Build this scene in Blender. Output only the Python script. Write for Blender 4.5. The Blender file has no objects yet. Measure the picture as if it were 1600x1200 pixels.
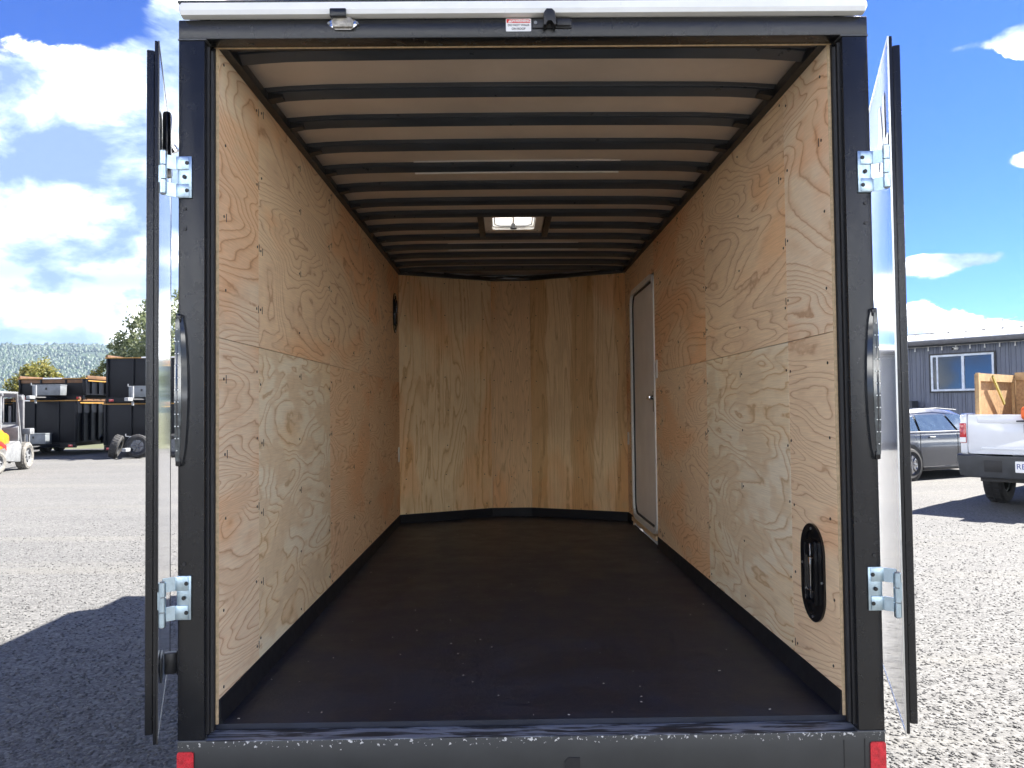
import bpy, bmesh, math, random
import numpy as np
from mathutils import Vector, Matrix, Quaternion
R = math.radians
random.seed(7); rng = np.random.default_rng(11)
scene = bpy.context.scene
col = scene.collection

# ------------------------------------------------------------------ camera
cam_d = bpy.data.cameras.new('camera'); cam = bpy.data.objects.new('camera', cam_d); col.objects.link(cam)
cam_d.sensor_width = 36.0; cam_d.lens = 1222.4/1600*36; cam_d.clip_start = .05; cam_d.clip_end = 20000
yaw, pitch, roll = .009637, .030684, -.011122
fwd = Vector((math.sin(yaw)*math.cos(pitch), math.cos(yaw)*math.cos(pitch), math.sin(pitch)))
rt = Vector((math.cos(yaw), -math.sin(yaw), 0)); up = rt.cross(fwd)
rt2 = rt*math.cos(roll)+up*math.sin(roll); up2 = -rt*math.sin(roll)+up*math.cos(roll)
M = Matrix((rt2, up2, -fwd)).transposed().to_4x4(); M.translation = (-.0773, -2.505, 1.533)
cam.matrix_world = M
scene.camera = cam

# ------------------------------------------------------------------ light and exposure
SUN_EL, SUN_AZ = R(48.9), R(68.3)           # azimuth measured from +Y towards +X
sun_dir = Vector((math.cos(SUN_EL)*math.sin(SUN_AZ), math.cos(SUN_EL)*math.cos(SUN_AZ), math.sin(SUN_EL)))
sd = bpy.data.lights.new('sun', 'SUN'); sd.energy = 2.15; sd.angle = R(.53); sd.color = (1, .95, .87)
so = bpy.data.objects.new('sun', sd); col.objects.link(so)
so.rotation_euler = (-sun_dir).to_track_quat('-Z', 'Y').to_euler(); so.location = sun_dir*60
vs = scene.view_settings
vs.view_transform = 'Standard'; vs.look = 'None'; vs.gamma = 1; vs.use_curve_mapping = False
vs.exposure = 3.65
scene.render.engine = 'CYCLES'
cy = scene.cycles
cy.use_denoising = True; cy.max_bounces = 10; cy.diffuse_bounces = 7; cy.glossy_bounces = 4; cy.transmission_bounces = 4
cy.volume_bounces = 0; cy.caustics_reflective = False; cy.caustics_refractive = False; cy.sample_clamp_indirect = 6
SKY = .05

# ------------------------------------------------------------------ node helpers
class NT:
    def __init__(s, tree): s.t = tree; s.n = tree.nodes; s.l = tree.links
    def node(s, kind, **kw):
        n = s.n.new(kind)
        for k, v in kw.items(): setattr(n, k, v)
        return n
    def set(s, sock, v):
        if isinstance(v, bpy.types.NodeSocket): s.l.new(v, sock)
        elif v is not None:
            if sock.type == 'RGBA' and not hasattr(v, '__len__'): v = (v, v, v, 1)
            elif sock.type == 'RGBA' and len(v) == 3: v = (*v, 1)
            sock.default_value = v
    def math(s, op, a, b=None, c=None, clamp=False):
        n = s.node('ShaderNodeMath', operation=op, use_clamp=clamp)
        for i, v in enumerate((a, b, c)):
            if v is not None: s.set(n.inputs[i], v)
        return n.outputs[0]
    def vmath(s, op, a, b=None):
        n = s.node('ShaderNodeVectorMath', operation=op); s.set(n.inputs[0], a)
        if b is not None: s.set(n.inputs[1], b)
        return n.outputs[0]
    def noise(s, vec, scale, detail=2, rough=.5, dist=0, out=0):
        n = s.node('ShaderNodeTexNoise')
        if vec is not None: s.set(n.inputs['Vector'], vec)
        s.set(n.inputs['Scale'], scale); s.set(n.inputs['Detail'], detail); s.set(n.inputs['Roughness'], rough); s.set(n.inputs['Distortion'], dist)
        return n.outputs[out]
    def ramp(s, fac, stops, interp='LINEAR'):
        n = s.node('ShaderNodeValToRGB'); e = n.color_ramp.elements; n.color_ramp.interpolation = interp
        while len(e) < len(stops): e.new(.5)
        for el, (p, c) in zip(e, stops):
            el.position = p
            if not hasattr(c, '__len__'): c = (c, c, c)
            el.color = (*c, 1)
        s.set(n.inputs[0], fac); return n.outputs[0]
    def mix(s, f, a, b, blend='MIX'):
        n = s.node('ShaderNodeMix', data_type='RGBA', blend_type=blend); n.clamp_factor = True
        s.set(n.inputs[0], f); s.set(n.inputs[6], a); s.set(n.inputs[7], b); return n.outputs[2]
    def smooth(s, x, a, b):
        n = s.node('ShaderNodeMapRange', interpolation_type='SMOOTHSTEP'); s.set(n.inputs[0], x)
        n.inputs[1].default_value = a; n.inputs[2].default_value = b; return n.outputs[0]
    def xyz(s, v):
        n = s.node('ShaderNodeSeparateXYZ'); s.set(n.inputs[0], v); return n.outputs
    def comb(s, x, y, z):
        n = s.node('ShaderNodeCombineXYZ')
        for i, v in enumerate((x, y, z)): s.set(n.inputs[i], v)
        return n.outputs[0]

# ------------------------------------------------------------------ sky
w = bpy.data.worlds.new('World'); scene.world = w; w.use_nodes = True
N = NT(w.node_tree); N.n.clear()
sky = N.node('ShaderNodeTexSky', sky_type='NISHITA'); sky.sun_disc = False; sky.sun_elevation = SUN_EL; sky.sun_rotation = SUN_AZ
sky.altitude = 900; sky.air_density = .60; sky.dust_density = .12; sky.ozone_density = 3.5
d = N.vmath('NORMALIZE', N.node('ShaderNodeTexCoord').outputs['Generated'])
dx, dy, dz = N.xyz(d)
az = N.math('ARCTAN2', dx, dy); el = N.math('ARCSINE', dz)
def blob(a0, e0, sa, se, A):
    q = N.math('ADD', N.math('POWER', N.math('ABSOLUTE', N.math('DIVIDE', N.math('SUBTRACT', az, R(a0)), R(sa))), 2.0),
               N.math('POWER', N.math('ABSOLUTE', N.math('DIVIDE', N.math('SUBTRACT', el, R(e0)), R(se))), 2.0))
    return N.math('MULTIPLY', N.math('EXPONENT', N.math('MULTIPLY', q, -1.0)), A)
bias = None
for b in [(-45, 8, 26, 10, .36), (-25, 13, 8, 9.5, .42), (-28, 3, 14, 4, .20), (-22.5, 26.5, 4.5, 1.8, .13), (-36, 25.5, 9, 4.5, -.34), (-27.5, 25.5, 3, 2.5, -.16),
          (27.5, 3.6, 3.6, 2.4, .24), (33.5, 3.2, 3, 1.4, .12), (34.8, 21.4, 2.6, 1.5, .40), (30.5, 21.6, 2.2, .6, .28), (34.8, 14.6, 2.0, .7, .34), (30, 9.0, 3.4, .8, .33), (31, 15, 14, 12, -.32), (29, 28, 10, 8, -.14), (3, 35, 14, 9, -.12)]:
    t = blob(*b); bias = t if bias is None else N.math('ADD', bias, t)
def cloud_noise(vec):
    v = N.vmath('MULTIPLY', vec, (1, 1, 1.9))
    big = N.noise(v, 3.1, 3, .5, .25)
    fine = N.noise(v, 9.0, 13, .62, .25)
    return N.math('ADD', N.math('MULTIPLY', big, .55), N.math('MULTIPLY', fine, .45))
n0 = cloud_noise(d)
n1 = cloud_noise(N.vmath('NORMALIZE', N.vmath('ADD', d, (.025, .01, .075))))
# fair weather: a belt of cumulus low round the whole horizon, clear blue overhead
belt = N.math('SUBTRACT', N.math('MULTIPLY', N.math('SUBTRACT', 1.0, N.smooth(el, R(14), R(27))), .10), N.math('MULTIPLY', N.smooth(el, R(24), R(44)), .17))
bias = N.math('ADD', bias, belt)
dens = N.math('ADD', n0, bias)
dens1 = N.math('ADD', n1, bias)
low = N.smooth(el, R(-1), R(1.2))
mask = N.math('MULTIPLY', N.smooth(dens, .50, .565), low)
lit = N.math('ADD', .52, N.math('MULTIPLY', N.math('SUBTRACT', n0, n1), 6.0), clamp=True)
thick = N.smooth(dens, .60, .90)
lit = N.math('SUBTRACT', lit, N.math('MULTIPLY', thick, .22), clamp=True)
# the flat grey underside of the upper cloud deck, a long level band
ell = N.math('ADD', el, N.math('MULTIPLY', N.math('SUBTRACT', N.noise(d, 7, 4, .55), .5), .06))
band = N.math('MULTIPLY', N.math('EXPONENT', N.math('MULTIPLY', N.math('POWER', N.math('ABSOLUTE', N.math('DIVIDE', N.math('SUBTRACT', ell, R(8.6)), R(1.25))), 2.0), -1.0)), .45)
lit = N.math('SUBTRACT', lit, band, clamp=True)
ccol = N.ramp(lit, [(0, (.030, .044, .080)), (.25, (.052, .068, .100)), (.48, (.088, .098, .112)), (.64, (.15, .15, .15)), (.82, (.45, .45, .44)), (1, (.90, .90, .88))])
skyc = N.vmath('SCALE', sky.outputs[0]); skyc.node.inputs['Scale'].default_value = SKY
skyc = N.mix(1.0, skyc, (.10, .23, .50, 1), 'MULTIPLY')
final = N.mix(mask, skyc, ccol)
bg = N.node('ShaderNodeBackground'); N.set(bg.inputs[0], final); bg.inputs[1].default_value = 1.0
N.l.new(bg.outputs[0], N.node('ShaderNodeOutputWorld').inputs[0])

# ------------------------------------------------------------------ materials
def new_mat(name):
    m = bpy.data.materials.new(name); m.use_nodes = True
    n = NT(m.node_tree); b = n.n['Principled BSDF']; return m, n, b
def bump(n, b, h, strength, dist):
    k = n.node('ShaderNodeBump'); k.inputs['Strength'].default_value = strength; k.inputs['Distance'].default_value = dist
    n.set(k.inputs['Height'], h); n.l.new(k.outputs[0], b.inputs['Normal'])
def pm(name, c, rough=.5, metal=0, var=.18, scale=6, bmp=0, bscale=200, spec=.5, coat=0, c2=None):
    m, n, b = new_mat(name)
    oc = n.node('ShaderNodeTexCoord').outputs['Object']
    f = n.noise(oc, scale, 5, .6)
    c2 = c2 or tuple(x*(1+var*1.6) for x in c); c1 = tuple(x*(1-var) for x in c)
    n.set(b.inputs['Base Color'], n.ramp(f, [(.3, c1), (.7, c2)]))
    g = n.noise(oc, scale*3.7, 4, .6)
    n.set(b.inputs['Roughness'], n.math('ADD', rough-.12*min(1, rough*2), n.math('MULTIPLY', g, .24*min(1, rough*2))))
    b.inputs['Metallic'].default_value = metal; b.inputs['Specular IOR Level'].default_value = spec
    b.inputs['Coat Weight'].default_value = coat; b.inputs['Coat Roughness'].default_value = .06
    if bmp: bump(n, b, n.noise(oc, bscale, 3, .6), bmp, .003)
    return m
black_paint = pm('black powder coat', (.012, .0125, .0135), .26, bmp=.10, bscale=420, scale=5)
dump_black = pm('worn black box paint', (.005, .006, .009), .45, spec=.18, scale=3)
black_sat = pm('satin black steel', (.012, .012, .013), .42, scale=9)
black_rub = pm('black rubber', (.010, .010, .011), .55, scale=20, bmp=.15)
black_gloss = pm('glossy black plastic', (.008, .008, .009), .16, scale=12)
bow_mat = pm('black roof bow paint', (.042, .048, .056), .30, scale=4, bmp=.05)
alum = pm('brushed aluminium', (.62, .62, .60), .34, metal=1, scale=7)
chrome = pm('chrome', (.72, .72, .72), .10, metal=1, scale=9, var=.06)
zinc = pm('zinc plate', (.42, .53, .60), .32, metal=1, scale=38, var=.13)
white_trim = pm('white trim', (.78, .78, .74), .30, scale=5, var=.05)
white_skin = pm('white aluminium skin', (.74, .75, .76), .08, scale=3, var=.03, coat=.6)
white_plastic = pm('white plastic', (.74, .72, .68), .38, scale=8, var=.06)
door_white = pm('interior door white', (.84, .82, .78), .42, scale=4, var=.05)
liner_mat = pm('ceiling liner', (.56, .48, .40), .33, scale=2.2, var=.10, metal=.15)
ply_edge = pm('plywood edge', (.62, .46, .27), .7, scale=60, var=.18)
red_refl = pm('red reflector', (.55, .025, .035), .28, scale=70, var=.25)
smoke_lens = pm('smoked lens', (.02, .022, .024), .08, scale=9, coat=.5)
led_dot = pm('led dot', (.75, .77, .72), .25, scale=50, var=.1)
lamp_lens = pm('clear lamp lens', (.30, .28, .24), .12, scale=60, var=.5)
ink_dark = pm('dark ink', (.03, .03, .035), .5)
ink_red = pm('red ink', (.62, .03, .025), .45, var=.05)
ink_white = pm('white ink', (.82, .82, .80), .45, var=.03)
ink_grey = pm('grey vinyl', (.20, .25, .34), .35, var=.1)
ink_blue = pm('blue ink', (.03, .06, .25), .45, var=.05)
screw_mat = pm('screw head', (.035, .026, .020), .5, scale=60)
tyre_mat = pm('tyre rubber', (.022, .022, .023), .8, scale=14, var=.35, bmp=.3, bscale=60)
tyre_dusty = pm('dusty tyre', (.12, .115, .105), .9, scale=11, var=.35, bmp=.3, bscale=50)
rim_dark = pm('dark rim', (.05, .052, .055), .35, metal=.4)
grey_steel = pm('grey painted steel', (.22, .23, .24), .45, scale=7)
pale_grey = pm('pale dusty steel', (.13, .135, .14), .6, scale=6, var=.25)
tool_grey = pm('toolbox grey', (.14, .155, .17), .45, metal=.1, scale=5)
orange = pm('orange yellow paint', (.55, .19, .01), .32, scale=4, coat=.3, var=.08)
red_paint = pm('red stripe paint', (.65, .02, .02), .35, var=.08)
bright_orange = pm('bright orange plastic', (.85, .14, .015), .35, var=.08)
rim_board = pm('orange rim board', (.11, .055, .024), .65, scale=3, var=.35)
yellow_edge = pm('yellow edge', (.30, .16, .03), .5, var=.15)
truck_white = pm('white truck paint', (.74, .76, .78), .18, scale=2.5, var=.03, coat=.8)
dark_plastic = pm('dark bumper plastic', (.035, .038, .042), .5, scale=8, bmp=.15)
car_paint = pm('graphite car paint', (.060, .066, .080), .20, metal=.35, scale=3, var=.05, coat=.9)
glass_dark = pm('dark glass', (.012, .016, .020), .03, var=.2, coat=1.0, spec=.8)
glass_car = pm('car glass', (.05, .07, .085), .03, var=.2, coat=1.0, spec=1.0)
tail_red = pm('tail lamp red', (.42, .012, .018), .12, scale=20, coat=.7)
lumber = pm('lumber', (.34, .225, .11), .65, scale=10, var=.22, bmp=.1)
osb = pm('crate plywood', (.30, .185, .09), .65, scale=26, var=.28, bmp=.12)
siding = pm('blue grey siding', (.115, .130, .170), .42, scale=2.2, var=.10)
siding2 = pm('blue grey siding worn', (.105, .118, .155), .46, scale=2.6, var=.12)
roof_white = pm('white metal roof', (.80, .80, .80), .35, scale=1.5, var=.05)
bark = pm('bark', (.09, .075, .06), .9, scale=9, var=.35)

def dome_mat():
    m, n, b = new_mat('translucent vent lid')
    b.inputs['Base Color'].default_value = (.85, .85, .82, 1); b.inputs['Roughness'].default_value = .3
    tr = n.node('ShaderNodeBsdfTranslucent'); tr.inputs[0].default_value = (.95, .95, .93, 1)
    mx = n.node('ShaderNodeMixShader'); mx.inputs[0].default_value = .88
    n.l.new(b.outputs[0], mx.inputs[1]); n.l.new(tr.outputs[0], mx.inputs[2])
    n.l.new(mx.outputs[0], n.n['Material Output'].inputs[0]); return m
vent_lid_mat = dome_mat()

def ply_mat(name, light, mid, dark, ax='y', su=1.3, sv=3.0, rings=13, seed=0, knots=0, tint=(1.0, .84, .72), contrast=1.0, stripes=False, rk=2.3, b0=.56):
    """rotary-cut softwood veneer: ring contours of a stretched height field, plus fibre streaks"""
    m, n, b = new_mat(name)
    x, y, z = n.xyz(n.node('ShaderNodeTexCoord').outputs['Object'])
    if ax == 'y': u, v = y, z
    else: u, v = z, x
    h = n.noise(n.comb(n.math('MULTIPLY', u, su*.62), n.math('MULTIPLY', v, sv*.95), seed), 1.0, 2.6, .40, .55)
    wob = n.noise(n.comb(n.math('MULTIPLY', u, 14), n.math('MULTIPLY', v, 20), seed+3), 1.0, 2, .5)
    hh = n.math('ADD', n.math('MULTIPLY', h, rings*rk), n.math('MULTIPLY', wob, .42))
    ring = n.math('FRACT', hh)
    wide = n.noise(n.comb(n.math('MULTIPLY', u, .9), n.math('MULTIPLY', v, 2.2), seed+9), 1.0, 2, .5)
    c = n.ramp(ring, [(0, mid), (.10, light), (.52, light), (.74, tuple(.55*a+.45*b_ for a, b_ in zip(light, mid))), (.86, mid), (.935, dark), (.965, dark), (1, mid)])
    c = n.mix(n.math('MULTIPLY', n.smooth(wide, .48, .60), .95), c, n.mix(1.0, c, (*tint, 1), 'MULTIPLY'))
    blot = n.noise(n.comb(n.math('MULTIPLY', u, 3.2), n.math('MULTIPLY', v, 7.0), seed+21), 1.0, 3, .5)
    c = n.mix(n.math('MULTIPLY', n.smooth(blot, b0, b0+.07), .55*contrast), c, mid)
    fib = n.noise(n.comb(n.math('MULTIPLY', u, 9), n.math('MULTIPLY', v, 260), seed), 1.0, 3, .6)
    c = n.mix(1.0, c, n.ramp(fib, [(.25, .84), (.75, 1.08)]), 'MULTIPLY')
    if stripes:
        wv = n.math('ADD', v, n.math('MULTIPLY', n.math('SUBTRACT', n.noise(n.comb(n.math('MULTIPLY', u, 1.1), n.math('MULTIPLY', v, 2.0), 5.0), 1.0, 3, .5), .5), .22))
        sn = n.math('SINE', n.math('ADD', n.math('MULTIPLY', wv, 16.0), -2.2))
        c = n.mix(n.math('MULTIPLY', n.smooth(sn, -.15, .15), .70), c, n.mix(1.0, c, (.80, .66, .50, 1), 'MULTIPLY'))
    if knots:
        vo = n.node('ShaderNodeTexVoronoi'); n.set(vo.inputs['Vector'], n.comb(n.math('MULTIPLY', u, 2.3), n.math('MULTIPLY', v, 6.0), seed)); vo.inputs['Scale'].default_value = 1.0
        kn = n.math('MULTIPLY', n.math('SUBTRACT', 1.0, n.smooth(vo.outputs['Distance'], .05, .10)), n.math('GREATER_THAN', n.xyz(vo.outputs['Color'])[0], 1-knots))
        c = n.mix(n.math('MULTIPLY', kn, .85), c, (.11, .055, .022, 1))
    n.set(b.inputs['Base Color'], c)
    b.inputs['Roughness'].default_value = .62; b.inputs['Specular IOR Level'].default_value = .35
    bump(n, b, n.math('ADD', n.math('MULTIPLY', ring, .4), fib), .22, .0012)
    return m
CL, CM, CD = (.88, .70, .48), (.80, .575, .36), (.60, .38, .22)
PL, PM_, PD = (.87, .765, .56), (.78, .61, .39), (.62, .45, .26)

def floor_mat():
    m, n, b = new_mat('black floor coating')
    oc = n.node('ShaderNodeTexCoord').outputs['Object']
    f = n.noise(oc, 5, 6, .65); g = n.noise(n.vmath('MULTIPLY', oc, (3, 60, 1)), 1.0, 3, .6)
    c = n.ramp(f, [(.3, (.008, .011, .020)), (.72, (.018, .024, .042))])  # blue cast in the base colour stands in for reflected sky
    vo = n.node('ShaderNodeTexVoronoi'); n.set(vo.inputs['Vector'], oc); vo.inputs['Scale'].default_value = 17
    sp = n.math('MULTIPLY', n.math('LESS_THAN', vo.outputs['Distance'], .055), n.math('GREATER_THAN', n.xyz(vo.outputs['Color'])[1], .70))
    c = n.mix(sp, c, (.30, .30, .30, 1))
    n.set(b.inputs['Base Color'], c); n.set(b.inputs['Roughness'], n.ramp(f, [(.3, .42), (.75, .62)]))
    bump(n, b, n.math('ADD', g, n.noise(oc, 90, 4, .6)), .25, .003); return m
floor_m = floor_mat()
def sill_mat():
    m, n, b = new_mat('worn sill paint')
    oc = n.node('ShaderNodeTexCoord').outputs['Object']
    f = n.noise(n.vmath('MULTIPLY', oc, (5, 60, 40)), 1.0, 6, .62, .6)
    fac = n.smooth(f, .44, .56)
    n.set(b.inputs['Base Color'], n.mix(fac, (.02, .022, .026, 1), (.27, .30, .36, 1)))
    n.set(b.inputs['Metallic'], n.math('MULTIPLY', fac, .5)); b.inputs['Roughness'].default_value = .42
    bump(n, b, f, .4, .003); return m
sill_m = sill_mat()
def beam_mat():
    m, n, b = new_mat('chipped black beam')
    oc = n.node('ShaderNodeTexCoord').outputs['Object']; x, y, z = n.xyz(oc)
    f = n.noise(oc, 75, 5, .6); near = n.math('SUBTRACT', 1.0, n.smooth(n.math('SUBTRACT', .4945, z), .0, .055))
    chip = n.smooth(n.math('ADD', f, n.math('MULTIPLY', near, .20)), .76, .80)
    g = n.noise(oc, 4, 5, .6)
    n.set(b.inputs['Base Color'], n.mix(chip, n.ramp(g, [(.3, (.022, .024, .024)), (.7, (.034, .036, .036))]), (.55, .54, .50, 1)))
    b.inputs['Roughness'].default_value = .36; bump(n, b, n.noise(oc, 380, 3, .6), .1, .002); return m
beam_m = beam_mat()

def gravel_mat(island):
    m, n, b = new_mat('crushed gravel' if not island else 'loose gravel stones')
    geo = n.node('ShaderNodeNewGeometry'); pos = geo.outputs['Position']
    if island:
        r = geo.outputs['Random Per Island']
        c = n.ramp(r, [(0, (.052, .052, .052)), (.3, (.074, .074, .0735)), (.65, (.098, .097, .096)), (1, (.145, .144, .141))])
        n.set(b.inputs['Base Color'], n.mix(1.0, c, n.ramp(n.noise(pos, 160, 3, .6), [(.3, .82), (.7, 1.12)]), 'MULTIPLY'))
        b.inputs['Roughness'].default_value = .88
    else:
        vo = n.node('ShaderNodeTexVoronoi'); n.set(vo.inputs['Vector'], pos); vo.inputs['Scale'].default_value = 58; vo.inputs['Randomness'].default_value = 1
        c = n.ramp(n.xyz(vo.outputs['Color'])[0], [(0, (.052, .052, .052)), (.35, (.077, .077, .076)), (.7, (.101, .1005, .099)), (1, (.14, .139, .136))])
        big = n.noise(n.vmath('MULTIPLY', pos, (.35, 1.0, 1)), .8, 6, .6)
        c = n.mix(1.0, c, n.ramp(big, [(.3, (.86, .86, .86)), (.7, (1.10, 1.09, 1.06))]), 'MULTIPLY')
        track = n.noise(n.vmath('MULTIPLY', pos, (.12, 1.3, 1)), 1.0, 4, .6)
        c = n.mix(n.math('MULTIPLY', n.smooth(track, .52, .68), .35), c, (.12, .115, .10, 1))
        n.set(b.inputs['Base Color'], c); b.inputs['Roughness'].default_value = .9
        hgt = n.math('ADD', n.math('MULTIPLY', n.math('SUBTRACT', 1.0, vo.outputs['Distance']), .8), n.math('MULTIPLY', n.noise(pos, 14, 5, .65), .9))
        bump(n, b, hgt, .5, .012)
    return m
gravel_g = gravel_mat(False); gravel_s = gravel_mat(True)
def veg_mat(name, ca, cb, cc, transl=.25):
    m, n, b = new_mat(name)
    r = n.node('ShaderNodeNewGeometry').outputs['Random Per Island']
    c = n.ramp(r, [(0, ca), (.5, cb), (1, cc)]); n.set(b.inputs['Base Color'], c); b.inputs['Roughness'].default_value = .6
    tr = n.node('ShaderNodeBsdfTranslucent'); n.set(tr.inputs[0], c)
    mx = n.node('ShaderNodeMixShader'); mx.inputs[0].default_value = transl
    n.l.new(b.outputs[0], mx.inputs[1]); n.l.new(tr.outputs[0], mx.inputs[2]); n.l.new(mx.outputs[0], n.n['Material Output'].inputs[0])
    return m
leaf_willow = veg_mat('grey green leaves', (.09, .12, .06), (.15, .18, .09), (.25, .27, .15), .4)
leaf_yellow = veg_mat('yellow green leaves', (.10, .115, .025), (.17, .165, .035), (.26, .22, .055), .35)
leaf_dark = veg_mat('deep green leaves', (.03, .055, .018), (.05, .08, .024), (.08, .11, .035), .25)
def hill_mat():
    m, n, b = new_mat('forested slope')
    pos = n.node('ShaderNodeNewGeometry').outputs['Position']
    f = n.noise(pos, .006, 6, .65); g = n.noise(pos, .045, 5, .7)
    c = n.ramp(f, [(.35, (.008, .020, .010)), (.52, (.020, .038, .014)), (.66, (.06, .075, .025))])
    n.set(b.inputs['Base Color'], n.mix(1.0, c, n.ramp(g, [(.35, .35), (.65, 1.7)]), 'MULTIPLY')); b.inputs['Roughness'].default_value = 1
    bump(n, b, g, 1.0, 14.0); return m
hill_m = hill_mat()
grass_m = pm('rough grass', (.06, .065, .028), .9, scale=.6, var=.35, bmp=.5, bscale=9)

# ------------------------------------------------------------------ mesh helpers
class MB:
    def __init__(s): s.bm = bmesh.new()
    def add(s, verts, faces, mi=0):
        v = [s.bm.verts.new(p) for p in verts]
        for f in faces:
            try: s.bm.faces.new([v[i] for i in f])
            except ValueError: pass
        return s
    def box(s, x0, x1, y0, y1, z0, z1, bev=0, mtx=None):
        t = bmesh.new(); bmesh.ops.create_cube(t, size=1)
        for v in t.verts: v.co = Vector(((x0+x1)/2+v.co.x*(x1-x0), (y0+y1)/2+v.co.y*(y1-y0), (z0+z1)/2+v.co.z*(z1-z0)))
        if bev: bmesh.ops.bevel(t, geom=t.edges[:], offset=bev, segments=2, affect='EDGES', profile=.5)
        return s.merge(t, mtx)
    def merge(s, t, mtx=None):
        if mtx is not None: t.transform(mtx)
        me = bpy.data.meshes.new('tmp'); t.to_mesh(me); t.free(); s.bm.from_mesh(me); bpy.data.meshes.remove(me); return s
    def cyl(s, p, q, r, r2=None, seg=16, cap=True):
        p, q = Vector(p), Vector(q); dv = q-p; L = dv.length
        t = bmesh.new(); bmesh.ops.create_cone(t, cap_ends=cap, segments=seg, radius1=r, radius2=r if r2 is None else r2, depth=L)
        return s.merge(t, Matrix.Translation((p+q)/2) @ dv.to_track_quat('Z', 'Y').to_matrix().to_4x4())
    def lathe(s, prof, axis_mtx, seg=24, closed=True):
        """prof: list of (radius, height along local z)"""
        vs_, fs = [], []; n = len(prof)
        for i in range(seg):
            a = 2*math.pi*i/seg
            for r, h in prof: vs_.append(axis_mtx @ Vector((r*math.cos(a), r*math.sin(a), h)))
        for i in range(seg):
            j = (i+1) % seg
            for k in range(n if closed else n-1):
                k2 = (k+1) % n; fs.append((i*n+k, j*n+k, j*n+k2, i*n+k2))
        return s.add(vs_, fs)
    def prism(s, pts, axis, a, b, bev=0):
        """extrude a 2-D outline along axis ('x','y','z') from a to b"""
        t = bmesh.new()
        def P(p, h): return {'x': (h, p[0], p[1]), 'y': (p[0], h, p[1]), 'z': (p[0], p[1], h)}[axis]
        v0 = [t.verts.new(P(p, a)) for p in pts]; v1 = [t.verts.new(P(p, b)) for p in pts]; n = len(pts)
        t.faces.new(v0); t.faces.new(v1[::-1])
        for i in range(n): t.faces.new((v0[i], v1[i], v1[(i+1) % n], v0[(i+1) % n]))
        if bev: bmesh.ops.bevel(t, geom=t.edges[:], offset=bev, segments=2, affect='EDGES', profile=.5)
        return s.merge(t)
    def ring(s, outer, inner, axis, a, b):
        """frame between two outlines with the same number of points"""
        n = len(outer)
        def P(p, h): return {'x': (h, p[0], p[1]), 'y': (p[0], h, p[1]), 'z': (p[0], p[1], h)}[axis]
        vs_ = [P(p, a) for p in outer]+[P(p, a) for p in inner]+[P(p, b) for p in outer]+[P(p, b) for p in inner]; fs = []
        for i in range(n):
            j = (i+1) % n
            fs += [(i, j, n+j, n+i), (2*n+i, 3*n+i, 3*n+j, 2*n+j), (i, 2*n+i, 2*n+j, j), (n+i, n+j, 3*n+j, 3*n+i)]
        return s.add(vs_, fs)
    def loft(s, rings, cap=True):
        n = len(rings[0]); vs_ = [p for r in rings for p in r]; fs = []
        for i in range(len(rings)-1):
            for k in range(n):
                k2 = (k+1) % n; fs.append((i*n+k, i*n+k2, (i+1)*n+k2, (i+1)*n+k))
        if cap: fs += [tuple(range(n)), tuple(range((len(rings)-1)*n, len(rings)*n))[::-1]]
        return s.add(vs_, fs)
    def tube(s, pts, r, seg=8):
        for a, b in zip(pts[:-1], pts[1:]): s.cyl(a, b, r, seg=seg)
        return s
    def build(s, name, m, parent=None, smooth=True, label=None, loc=None, kind=None):
        bmesh.ops.recalc_face_normals(s.bm, faces=s.bm.faces[:])
        me = bpy.data.meshes.new(name); s.bm.to_mesh(me); s.bm.free()
        if smooth:
            me.polygons.foreach_set('use_smooth', [True]*len(me.polygons)); me.set_sharp_from_angle(angle=R(32))
        me.materials.append(m)
        return link(name, me, parent, label, loc, kind)
def link(name, me, parent=None, label=None, loc=None, kind=None):
    o = bpy.data.objects.new(name, me); col.objects.link(o)
    if parent: o.parent = parent
    if label: o['label'] = label
    if loc: o.location = loc
    if kind: o['kind'] = kind
    return o
def tag(o, label, cat, group=None):
    o['label'] = label; o['category'] = cat
    if group: o['group'] = group
    return o
def thing(name, label, cat, loc=(0, 0, 0), rz=0, group=None):
    o = bpy.data.objects.new(name, None); col.objects.link(o); o.location = loc; o.rotation_euler = (0, 0, rz); o.empty_display_size = .2
    return tag(o, label, cat, group)
def rrect(x0, x1, y0, y1, r, seg=5):
    pts = []
    for cx, cy_, a0 in ((x1-r, y1-r, 0), (x0+r, y1-r, 90), (x0+r, y0+r, 180), (x1-r, y0+r, 270)):
        for i in range(seg+1):
            a = R(a0+90*i/seg); pts.append((cx+r*math.cos(a), cy_+r*math.sin(a)))
    return pts
def copy_tree(o, parent=None):
    c = o.copy(); col.objects.link(c)
    if parent: c.parent = parent
    for ch in o.children: copy_tree(ch, c)
    return c
def text_mesh(txt, size, mtx, m, name, parent, depth=.0006, label=None, bold=0):
    cu = bpy.data.curves.new('t', 'FONT'); cu.body = txt; cu.size = size; cu.extrude = depth; cu.align_x = 'CENTER'; cu.align_y = 'CENTER'; cu.offset = bold
    o = bpy.data.objects.new('t', cu); col.objects.link(o)
    me = bpy.data.meshes.new_from_object(o.evaluated_get(bpy.context.evaluated_depsgraph_get()))
    bpy.data.objects.remove(o); bpy.data.curves.remove(cu)
    me.transform(mtx); me.materials.clear(); me.materials.append(m)
    return link(name, me, parent, label)

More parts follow.
